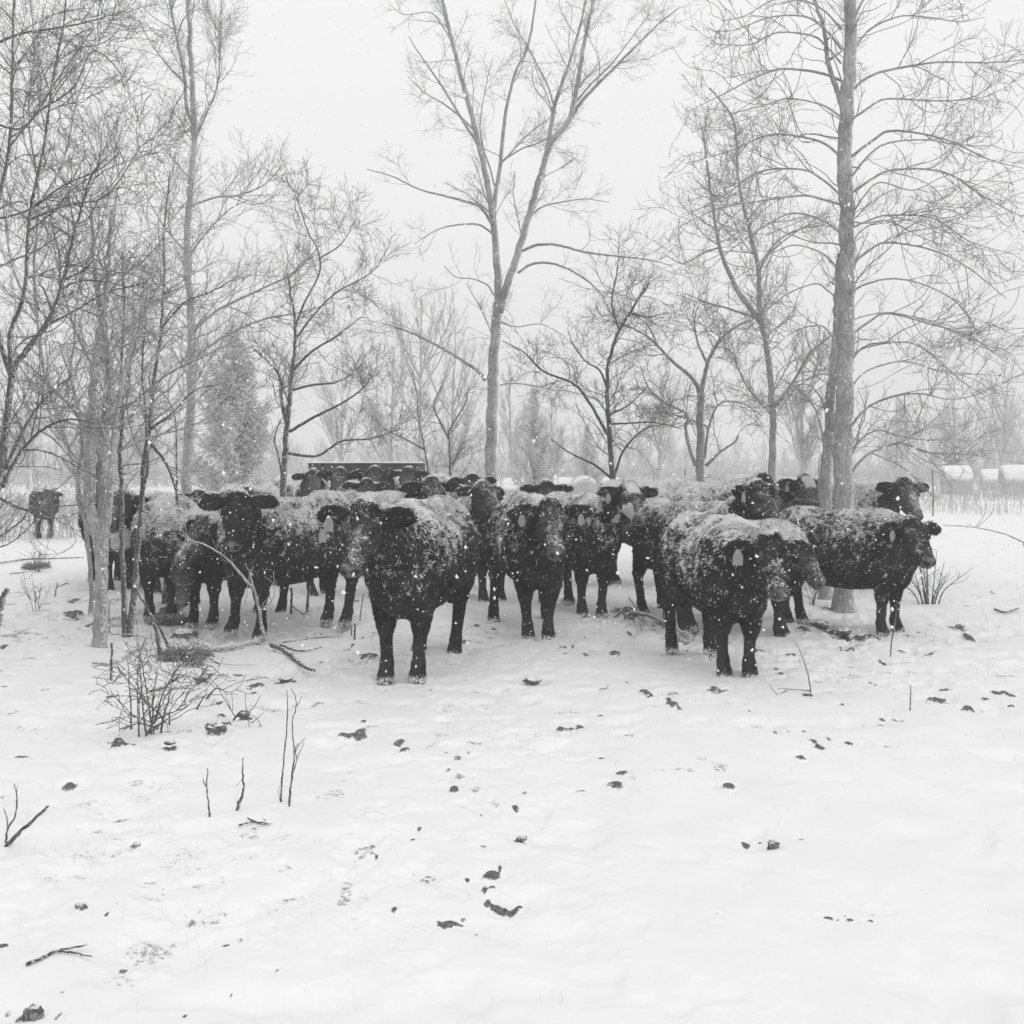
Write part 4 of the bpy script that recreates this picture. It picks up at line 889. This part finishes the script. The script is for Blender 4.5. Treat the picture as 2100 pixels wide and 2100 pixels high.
bale(1152, 984, 56, 1.4, 1.2, 80, 'bale tucked between two others behind the pair of ears')
bale(1247, 984, 54, 1.4, 1.2, 80, 'bale at the foot of the small spreading tree')

def fence():
    root = empty('wire_fence', (0, 29, 0), 'wire fence on thin steel posts crossing behind the herd', 'fence')
    xs = [(u-1050)/2100*29 for u in (-1140, -632, -123, 386, 895, 1404, 1913, 2422, 2930)]
    for i, x in enumerate(xs):
        g = Geo(); z0 = float(gz(x, 29)); top = 1.36+.05*sin(i*2.)
        g.tube([[x, 0, z0-.2], [x+.01, 0, z0+.6], [x+.02*sin(i*3), 0, top]], [.022, .02, .018], 6); obj('post', g.mesh('post', M_post), root)
    for z in (.35, .65, .95, 1.22):
        xx = np.linspace(xs[0], xs[-1], 160); g = Geo(); zz = z+gz(xx, 0*xx+29)-.02*np.abs(np.sin((xx-xs[0])/7.03*pi))
        g.tube(np.stack([xx, 0*xx-.02, zz], -1), np.full(160, .0022), 3); obj('wire', g.mesh('wire', M_post), root)
    for u, top_ in ((1082, 942), (1143, 948)):
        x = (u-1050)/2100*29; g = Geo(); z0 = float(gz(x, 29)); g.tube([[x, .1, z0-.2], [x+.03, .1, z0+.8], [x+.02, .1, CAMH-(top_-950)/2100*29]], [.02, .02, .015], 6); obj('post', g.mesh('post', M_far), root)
fence()

# dry grass: nobody could count it
def blades(name, label, n, xr, yr, hr, seed, clump=1.2, w_=.006, thr=.45):
    r = np.random.default_rng(seed); x = r.uniform(*xr, n*3); y = r.uniform(*yr, n*3)
    k = vnoise(np.stack([x*clump, y*clump, 0*x], -1), seed) > thr; x, y = x[k][:n], y[k][:n]; n = len(x)
    h_ = r.uniform(*hr, n); b0 = np.stack([x, y, gz(x, y)-.02], -1); ln = r.normal(size=(n, 2))*.22
    mid = b0+np.stack([ln[:, 0]*h_*.35, ln[:, 1]*h_*.35, h_*.6], -1); tp = b0+np.stack([ln[:, 0]*h_*1.3, ln[:, 1]*h_*1.3, h_], -1)
    az = r.uniform(0, pi, n); sdv = np.stack([np.cos(az), np.sin(az), 0*az], -1)*w_*(y/20)[:, None]
    V = np.stack([b0-sdv, b0+sdv, mid+sdv*.8, mid-sdv*.8, tp], 1).reshape(-1, 3); b5 = np.arange(n)[:, None]*5
    o = obj(name, mk_mesh(name, V, b5+np.array([[0, 1, 2, 3]]), b5+np.array([[3, 2, 4]]), M_grassdry)); tag(o, label, 'grass', kind='stuff')
blades('dry_grass', 'pale dry grass poking out of the snow beyond the fence on the right', 5200, (9, 38), (29.5, 47), (.3, .95), 2, .5, .005, .42)
blades('dry_grass', 'rough dry grass along the field edge at the far left', 4500, (-22, -5.5), (19.5, 34), (.3, .9), 3, .6, .007, .38)
blades('dry_grass', 'short straws poking through the trampled snow around the hooves', 2600, (-6, 6.5), (6.8, 15), (.03, .13), 4, 1.4, .0022, .58)

blades('dry_grass', 'sparse straws and grass tips showing through the near snow', 900, (-3.6, 3.6), (2.6, 8), (.02, .09), 14, 1.1, .0024, .55)
# ------------------------------------------------------------ sticks, shrubs, brush
def stick(name, label, cat, polys, group=None, mat=M_stick, twigs=None, seed=0, base=None, cut=False):
    """polys: (points [(u,v,Y)], r0 m, r1 m)"""
    r = np.random.default_rng(seed+300); g = Geo(); PP = []; RR = []
    first = W(*polys[0][0][0]); off = first.copy()
    for pts, r0, r1 in polys:
        P = np.array([W(*p) for p in pts]); m = max(6, len(pts)*5); c = catmull(P, m); c[1:] += (r.random((m-1, 3))-.5)*min(r0, .012)*.45; r0 *= .8; r1 *= .8
        rad = np.linspace(r0, r1, m)*(1+.12*r.normal(size=m)); g.tube(c, rad, 8, .1); c2 = catmull(c, 12); PP.append(c2); RR.append(np.linspace(r0, r1, 12))
    o = obj(name, None) if False else None
    if twigs:
        P, Rd = np.stack(PP), np.stack(RR)
        for t in twigs: P, Rd = spawn(P, Rd, r=r, **t); g.tube(P, Rd, 4)
    o = obj(name, g.mesh(name, mat, off), loc=off); tag(o, label, cat, group); return o
def gy(v): return 3150/(v-950)
def up(u0, v0, pts): # upright stem rooted at ground pixel
    Y = gy(v0); return [(u0, v0+4, Y)]+[(u, v, Y+dy) for (u, v, *dd) in pts for dy in [dd[0] if dd else 0]]
def lie(pts): # lying on the ground through ground pixels, a little above
    return [(u, v-2.5, gy(v)) for u, v in pts]
SG = 'bare stems poking from the snow'
Y0 = gy(1652)
stick('sapling_stem', 'tallest unbranched stem in the foreground, left of the forked one', 'stem', [(up(577,1650,[(577,1620),(582,1560),(588,1500),(590,1440),(588,1415)]), .0055, .002), (up(577,1650,[(572,1628),(572,1615),(580,1612)]), .002, .001)], SG)
stick('sapling_stem', 'forked slender stem with a spray of upright twigs at its right', 'stem', [(up(593,1654,[(596,1615),(601,1580),(604,1545),(601,1510),(600,1480),(607,1450),(606,1432),(598,1412)]), .007, .002), ([(604,1545,Y0),(612,1530,Y0-.03),(620,1520,Y0-.05),(627,1514,Y0-.06)], .003,.0015), ([(600,1590,Y0),(610,1555,Y0),(616,1540,Y0),(624,1522,Y0)], .0035,.0015), ([(607,1450,Y0),(614,1440,Y0),(619,1428,Y0)], .003,.0015), ([(608,1556,Y0),(606,1535,Y0),(612,1524,Y0)], .003,.0015)], SG)
stick('sapling_stem', 'short dead stem with a small side spur, left of the other foreground stems', 'stem', [(up(431,1678,[(428,1650),(425,1620),(424,1600),(427,1585),(425,1576)]), .006, .003), ([(424,1615,gy(1678)),(418,1605,gy(1678)),(416,1596,gy(1678))], .004, .002)], SG)
stick('sapling_stem', 'crooked dead stem thick at its foot, between the spurred stem and the tall ones', 'stem', [(up(486,1666,[(490,1648),(497,1632),(501,1615),(499,1600),(498,1580),(499,1555)]), .010, .003), ([(498,1595,gy(1666)),(490,1606,gy(1666)-.1),(484,1611,gy(1666)-.12)], .002, .001)], SG)
stick('fallen_branch', 'thick broken stick at the left edge with a thin forked shoot', 'branch', [([(-30,1770,4.05),(5,1743,4.0),(40,1708,4.0),(70,1680,4.0),(98,1654,4.0)], .014, .006), ([(12,1728,4.0),(16,1700,4.0),(32,1672,4.0),(34,1632,4.0),(29,1607,4.0)], .006, .0025), ([(16,1698,4.0),(14,1676,4.0),(8,1658,4.0)], .004, .002), ([(34,1625,4.0),(36,1612,4.0)], .003,.0015)], 'fallen branches on the snow')
stick('fallen_branch', 'thin forked stick lying in the lower left foreground', 'branch', [(lie([(54,1980),(90,1965),(115,1953),(145,1946),(178,1940)]), .007, .003), (lie([(118,1953),(150,1956),(188,1964)]), .004, .002)], 'fallen branches on the snow')
stick('fallen_branch', 'small twig lying beside the trampled patch near the bottom right', 'branch', [(lie([(1480,1984),(1495,1974),(1528,1962)]), .004, .002), (lie([(1490,1976),(1503,1966)]), .003, .0015)], 'fallen branches on the snow')
stick('fallen_branch', 'bent twig on the open snow left of the low brush', 'branch', [(lie([(122,1546),(138,1540),(160,1544),(183,1552)]), .006, .003)], 'fallen branches on the snow')
stick('fallen_branch', 'low twigs crossing at the foot of the short dead stems', 'branch', [(lie([(490,1695),(520,1688),(555,1692)]), .005, .003), (lie([(508,1680),(535,1692),(556,1692)]), .004, .002), (lie([(528,1674),(545,1685)]), .003, .002)], 'fallen branches on the snow')
stick('stump', 'broken dark stump leaning at the left edge', 'stump', [([(-6,1280,9.6),(2,1240,9.6),(8,1222,9.6),(16,1207,9.6)], .045, .03), ([(2,1240,9.6),(-8,1215,9.7)], .03, .02)], mat=M_stick)
# bent snowy sapling in front of the very black cow
stick('bent_sapling', 'pale snow plastered sapling bent over to the left in front of the very black cow', 'sapling', [
 ([(545,1312,8.35),(538,1290,8.3),(530,1245,8.3),(521,1210,8.3),(500,1185,8.3),(470,1150,8.3),(440,1128,8.3),(415,1115,8.3),(390,1107,8.3),(370,1095,8.3)], .020, .005),
 ([(392,1108,8.3),(365,1082,8.3),(340,1070,8.3),(313,1062,8.3)], .005, .002), ([(375,1090,8.3),(352,1070,8.3),(334,1048,8.3)], .004, .002),
 ([(525,1225,8.3),(517,1195,8.25),(513,1176,8.25),(518,1180,8.2)], .014, .008), ([(532,1255,8.3),(560,1228,8.3),(562,1200,8.3),(561,1172,8.3)], .007, .003), ([(540,1310,8.3),(556,1275,8.25),(556,1240,8.25),(553,1210,8.25)], .006, .003), ([(503,1240,8.3),(508,1200,8.3),(513,1168,8.3)], .005, .003),
 ([(370,1095,8.3),(366,1075,8.3),(360,1058,8.3)], .004, .002)], mat=M_twigs, twigs=[dict(count=16, length=.16, m=5, rmin=.0025)])
stick('fallen_log', 'rotten log end lying right of the bent sapling', 'log', [(lie([(556,1325),(580,1335),(600,1350),(622,1368),(645,1378)]), .026, .012), (lie([(575,1325),(615,1338),(660,1330)]), .012, .006), (lie([(580,1320),(640,1312),(700,1308)]), .007, .004)], 'fallen branches on the snow')
stick('fallen_log', 'long snow dusted limb lying from the brush pile to the bent sapling', 'log', [(lie([(385,1345),(430,1334),(480,1328),(530,1316)]), .022, .03), (lie([(190,1362),(230,1362),(262,1345),(300,1322)]), .012, .018), (lie([(229,1303),(270,1304),(310,1312)]), .010, .007), (lie([(430,1360),(480,1366),(525,1366)]), .005, .003)], 'fallen branches on the snow', mat=M_twigs)
stick('fallen_branch', 'long thin branch lying across the snow at the far left', 'branch', [(lie([(-20,1160),(50,1150),(110,1148),(172,1145)]), .018, .01), (lie([(20,1180),(60,1174),(100,1165)]), .012, .008)], 'fallen branches on the snow')
# brush pile under the left trees
def brush():
    r = np.random.default_rng(99); polys = []
    stems = [(285,1508,282,1400,284,1360),(300,1508,292,1440,285,1330),(310,1505,315,1430,322,1370),(330,1500,345,1440,352,1390),(270,1495,268,1440,262,1350),(305,1500,335,1420,370,1360),(316,1504,305,1440,280,1300),(300,1505,330,1470,380,1452),(340,1480,300,1440,240,1365)]
    for (a, b_, c, d_, e, f) in stems:
        Y = gy(b_); polys.append(([(a, b_+4, Y), ((a+c)/2+r.uniform(-4, 4), (b_+d_)/2, Y-.03), (c, d_, Y), (e, f, Y+r.uniform(-.15, .15))], .009, .003))
    for k in range(12):
        u = r.uniform(300, 480); v = r.uniform(1340, 1500); Y = gy(v); a = r.uniform(-80, 80)
        polys.append(([(u, v, Y), (u+a*.5, v-r.uniform(5, 30), Y-.1), (u+a, v-r.uniform(-5, 45), Y-r.uniform(0, .25))], .008, .003))
    for a, lb in (((280,1210,315,1275,330,1345,.03),'thick dead stem leaning from the slim pair down to the brush pile'),((312,1262,330,1292,352,1345,.018),'thinner dead stem leaning behind the brush pile')):
        stick('leaning_stem', lb, 'stem', [([(a[4], a[5], gy(1345)), (a[2], a[3], gy(1345)+.1), (a[0], a[1], gy(1345)+.15)], a[6], .012)])
    stick('brush_pile', 'tangle of broken twigs and stems heaped under the left trees', 'brush', polys, mat=M_stick, seed=5, twigs=[dict(count=110, length=.34, m=6, wander=.4, ang=(30, 80), rmin=.0025), dict(count=150, length=.15, m=4, wander=.4, rmin=.0024)])
    stick('sapling_stem', 'upright broken stake left of the brush pile', 'stem', [(up(228, 1392, [(229,1350),(230,1318)]), .014, .011)], SG)
    # grassy hummocks
    for (u, v, wpx, lab) in ((345,1270,50,'shaggy dark root hummock beneath the leaning slim stems'),(378,1345,60,'clump of matted grass at the heart of the brush pile'),(75,1163,30,'small tussock with upright shoots at the far left')):
        Y = gy(v); x = (u-1050)/2100*Y; rr_ = wpx/2100*Y*.5; z0 = float(gz(x, Y)); g = Geo(); n_ = 900
        az = r.uniform(0, 2*pi, n_); rad = rr_*np.sqrt(r.random(n_)); b0 = np.stack([x+rad*np.cos(az), Y+rad*np.sin(az)*.8, 0*az+z0-.01], -1)
        d_ = nrm(np.stack([np.cos(az)*.8, np.sin(az)*.8, 0*az+.7], -1)+r.normal(size=(n_, 3))*.4); l_ = r.uniform(.05, .16, n_)[:, None]
        g.tube(np.stack([b0, b0+d_*l_*.6, b0+d_*l_+np.array([0, 0, -.03])], 1), np.full((n_, 3), .0028), 3)
        off = np.array([x, Y, z0]); o = obj('tussock', g.mesh('tussock', M_straw, off), loc=off); tag(o, lab, 'tussock')
brush()
def shrub(u, v, hpx, wpx, n_, lab, seed, r0=.006, mat=M_stick):
    r = np.random.default_rng(seed); Y = gy(v); polys = []
    for k in range(n_):
        a = r.uniform(-1, 1); ub = u+a*wpx*.15; t = r.uniform(.45, 1)*hpx
        polys.append(([(ub, v+3, Y), (ub+a*wpx*.12, v-t*.4, Y+r.uniform(-.08, .08)), (ub+a*wpx*.5*r.uniform(.5, 1.2), v-t, Y+r.uniform(-.2, .2))], r0, r0*.35))
    stick('bare_shrub', lab, 'shrub', polys, 'leafless shrubs in the snow', mat=mat, seed=seed, twigs=[dict(count=n_*4, length=.28, m=6, wander=.3, ang=(20, 55), rmin=.0025)])
shrub(1905, 1238, 110, 130, 14, 'leafless shrub right of the side on calf', 21, .009)
shrub(75, 1170, 65, 60, 9, 'wispy shoots around the far left tussock', 22, .005)
shrub(75, 1250, 60, 50, 6, 'faint low shoots near the leaning edge stump', 23, .004)
shrub(1665, 1240, 50, 60, 6, 'spindly shoots at the foot of the thick trunk', 24, .005)
shrub(1830, 1052, 75, 90, 9, 'pale frosted shoots in front of the cow right of the trunk', 25, .009, M_twigs)
shrub(335, 1235, 60, 40, 5, 'bare shoots in front of the lowered black head', 27, .007)
stick('fallen_branch', 'long arching branch reaching down from the right edge over the snow', 'branch', [
 ([(2130,1124,12),(2100,1112,12),(2060,1095,12),(2020,1085,12),(1990,1080,12),(1935,1077,12)], .012, .006), ([(2000,1081,12),(2015,1062,12),(2022,1040,12),(2015,1005,12)], .006, .003), ([(2005,1080,12),(2032,1055,12),(2038,1030,12),(2035,1005,12)], .006, .003), ([(2100,1112,12),(2112,1150,12),(2115,1180,12.1)], .02, .015)], 'fallen branches on the snow', mat=M_twigs)
stick('sapling_stem', 'leaning curved twig with a side fork standing right of the front calf', 'stem', [(up(1663,1425,[(1661,1405),(1655,1375),(1645,1345),(1632,1318),(1624,1312)]), .006, .002), ([(1660,1416,gy(1425)),(1630,1414,gy(1425)-.02),(1595,1412,gy(1425)-.05)], .005, .002), ([(1615,1415,gy(1425)),(1595,1426,gy(1425)-.1),(1576,1438,gy(1425)-.15)], .003, .0015), ([(1596,1426,gy(1425)-.1),(1582,1412,gy(1425)-.1),(1578,1402,gy(1425)-.1)], .003, .0015)], SG)
stick('sapling_stem', 'single straight stake like stem alone on the right foreground snow', 'stem', [(up(1866,1461,[(1867,1440),(1868,1405)]), .006, .004)], SG)
stick('sapling_stem', 'thin stick standing between the hooves of the side on calf', 'stem', [(up(1826,1345,[(1829,1310),(1836,1270),(1840,1240)]), .006, .004), ([(1829,1315,gy(1345)),(1834,1290,gy(1345)),(1838,1262,gy(1345))], .004, .003)], SG)
stick('sapling_stem', 'black broken twin stakes joined by a fallen twig under the very black cow', 'stem', [(up(597,1255,[(598,1230),(598,1205)]), .018, .016), (up(630,1250,[(632,1225),(636,1202)]), .02, .014), (lie([(597,1243),(612,1255),(624,1262),(632,1250)]), .008, .006)], SG, mat=M_stick)
stick('sapling_stem', 'dark stubby pair of stakes just left of the front cow\'s hooves', 'stem', [(up(727,1308,[(728,1290),(728,1278)]), .012, .011), (up(721,1300,[(721,1282)]), .008, .007), (up(738,1268,[(742,1240),(746,1218)]), .008, .006)], SG)
stick('fallen_branch', 'dead limb with broken prongs on the snow at the right edge', 'branch', [(lie([(1995,1206),(2020,1212),(2040,1222)]), .02, .02), (lie([(2030,1220),(2050,1214),(2064,1209)]), .012, .008), (lie([(2040,1252),(2060,1258),(2090,1250)]), .015, .01)], 'fallen branches on the snow')
stick('fallen_log', 'snow crusted rotten log between the white faced cow and the front calf', 'log', [(lie([(1262,1250),(1290,1258),(1320,1262),(1350,1272),(1385,1290),(1400,1300)]), .03, .018), (lie([(1260,1175),(1290,1225),(1310,1255)]), .01, .012)], 'fallen branches on the snow', mat=M_twigs)
stick('sapling_stem', 'short dark hooked stub right of the rotten log', 'stem', [(up(1361,1265,[(1362,1250),(1368,1238),(1372,1232)]), .01, .008)], SG)
stick('sapling_stem', 'dark stub at the far left beside the small tussock', 'stem', [(up(112,1224,[(116,1205),(119,1196)]), .012, .01)], SG)
stick('sapling_stem', 'thin dark twig beside the nearest trunk\'s foot', 'stem', [(up(224,1295,[(224,1260),(226,1235),(232,1228)]), .007, .005), (up(232,1296,[(222,1294)]), .004, .004)], SG)
stick('sapling_stem', 'tall thin shoot in front of the black cow between the slim stems', 'stem', [(up(304,1245,[(305,1200),(300,1150),(294,1100)]), .007, .004)], SG, mat=M_stick)

# clods of dung and frozen mud
def clod(u, v, wpx, hpx, lab, seed, capped=False):
    Y = gy(v); x = (u-1050)/2100*Y; z0 = float(gz(x, Y)); r_ = wpx/2100*Y*.40; hh = hpx/2100*Y*.38
    V, Q = ball((0, 0, 0), 1, 36, 22)
    n_ = fbm(V*2.2+seed*5, 3, seed)-.5; n2 = fbm(V*7+seed, 3, seed+1)-.5
    V = V*(1+n_*.75+n2*.5)[:, None]*np.array([r_, r_*.8, hh*1.1])+np.array([0, 0, hh*.35])
    me = mk_mesh('mud_clod', V, Q, None, M_clodc if capped else M_clod); o = obj('mud_clod', me, loc=(x, Y, z0)); tag(o, lab, 'clod', 'frozen clods of mud and dung')
def clodmat(name, lev):
    m, n, b = new_mat(name); co = objco(n); geo = N(n, 'ShaderNodeNewGeometry'); sep = N(n, 'ShaderNodeSeparateXYZ'); n.links.new(geo.outputs['Normal'], sep.inputs[0])
    f = mrange(n, mth(n, 'ADD', sep.outputs[2], mth(n, 'MULTIPLY', noise(n, 30, 4, co), .9)), lev, lev+.25)
    n.links.new(mixv(n, f, mrange(n, noise(n, 60, 4, co), .3, .7, .06, .30), .85), b.inputs['Base Color']); bump(n, b, noise(n, 50, 5, co), .8, .015); return m
M_clod = clodmat('clod', 1.05); M_clodc = clodmat('clod_snowy', .85)
clod(1586, 1736, 30, 26, 'round dung clod alone in the lower right foreground', 1)
clod(68, 2085, 46, 44, 'big broken clod at the bottom left corner', 2)
clod(443, 1497, 52, 26, 'large dark clod right of the low brush', 3)
clod(498, 1467, 30, 16, 'flat clod up and right of the large dark clod', 4)
clod(243, 1527, 22, 20, 'crumbly clod left of the foot of the low brush', 5)
clod(348, 1530, 28, 12, 'flat grey clod just below the low brush', 6)
clod(412, 1388, 36, 16, 'clod beside the right end of the brush tangle', 7, True)
clod(380, 1294, 50, 22, 'snow topped clod behind the brush pile near the cows\' hooves', 8, True)
clod(1684, 1284, 38, 26, 'shaggy clod between the small calf and the side on calf', 9, True)
clod(1732, 1297, 32, 20, 'knobbly clod left of the side on calf\'s hooves', 10, True)
clod(1092, 1400, 44, 18, 'smooth snow capped mound alone before the middle cow', 11, True)
clod(586, 1390, 40, 12, 'low clod below the rotten log end', 12, True)
clod(165, 1862, 26, 12, 'angular dark clod in the left foreground', 13)
clod(1967, 1282, 22, 12, 'round clod at the right beyond the shrub', 14)
clod(1070, 1720, 26, 12, 'dark chip of earth in the middle foreground', 15)

# ------------------------------------------------------------ falling snow and haze
def falling():
    r = np.random.default_rng(123); n_ = 26000
    Y = 1.3+(r.random(n_)**(1/1.9))*13.; x = r.uniform(-.62, .62, n_)*(Y+.6); zt = CAMH+Y*.48; z = r.uniform(-.05, 1, n_)*zt
    rad = np.clip(np.exp(r.normal(size=n_)*.42)*.0033, .0016, .009)*np.where(Y < 3, .55, 1)
    keep = z > .03; Y, x, z, rad = Y[keep], x[keep], z[keep], rad[keep]; n_ = len(Y)
    dirs = np.array([[1, 0, 0], [-1, 0, 0], [0, 1, 0], [0, -1, 0], [0, 0, 1], [0, 0, -1]], float)
    V = dirs[None]*(r.uniform(.55, 1.35, (n_, 6))*rad[:, None])[..., None]+r.normal(size=(n_, 6, 3))*(rad*.25)[:, None, None]
    V[:, :, 2] *= 1.15
    V += np.stack([x, Y, z], -1)[:, None]
    f = np.array([[0, 2, 4], [2, 1, 4], [1, 3, 4], [3, 0, 4], [2, 0, 5], [1, 2, 5], [3, 1, 5], [0, 3, 5]])
    o = obj('falling_snow', mk_mesh('falling_snow', V.reshape(-1, 3), None, (np.arange(n_)[:, None, None]*6+f[None]).reshape(-1, 3), M_flake))
    tag(o, 'snowflakes drifting down through the air', 'snow', kind='stuff')
falling()

HAZE = 0.0048
def haze():
    V, Q = [], []
    x0, x1, y0, y1, z0, z1 = -1300, 1300, -40, 600, -3., 40.
    V = [(x0,y0,z0),(x1,y0,z0),(x1,y1,z0),(x0,y1,z0),(x0,y0,z1),(x1,y0,z1),(x1,y1,z1),(x0,y1,z1)]
    Q = [(0,3,2,1),(4,5,6,7),(0,1,5,4),(1,2,6,5),(2,3,7,6),(3,0,4,7)]
    m = bpy.data.materials.new('haze'); m.use_nodes = True; n = m.node_tree; n.nodes.clear()
    o_ = n.nodes.new('ShaderNodeOutputMaterial'); v = n.nodes.new('ShaderNodeVolumePrincipled')
    v.inputs['Color'].default_value = (.97,.97,.97,1); v.inputs['Density'].default_value = HAZE; v.inputs['Anisotropy'].default_value = 0
    n.links.new(v.outputs[0], o_.inputs['Volume'])
    o = obj('haze', mk_mesh('haze', V, Q, None, m, smooth=False)); tag(o, 'thin snowy haze', kind='stuff')
if HAZE: haze()
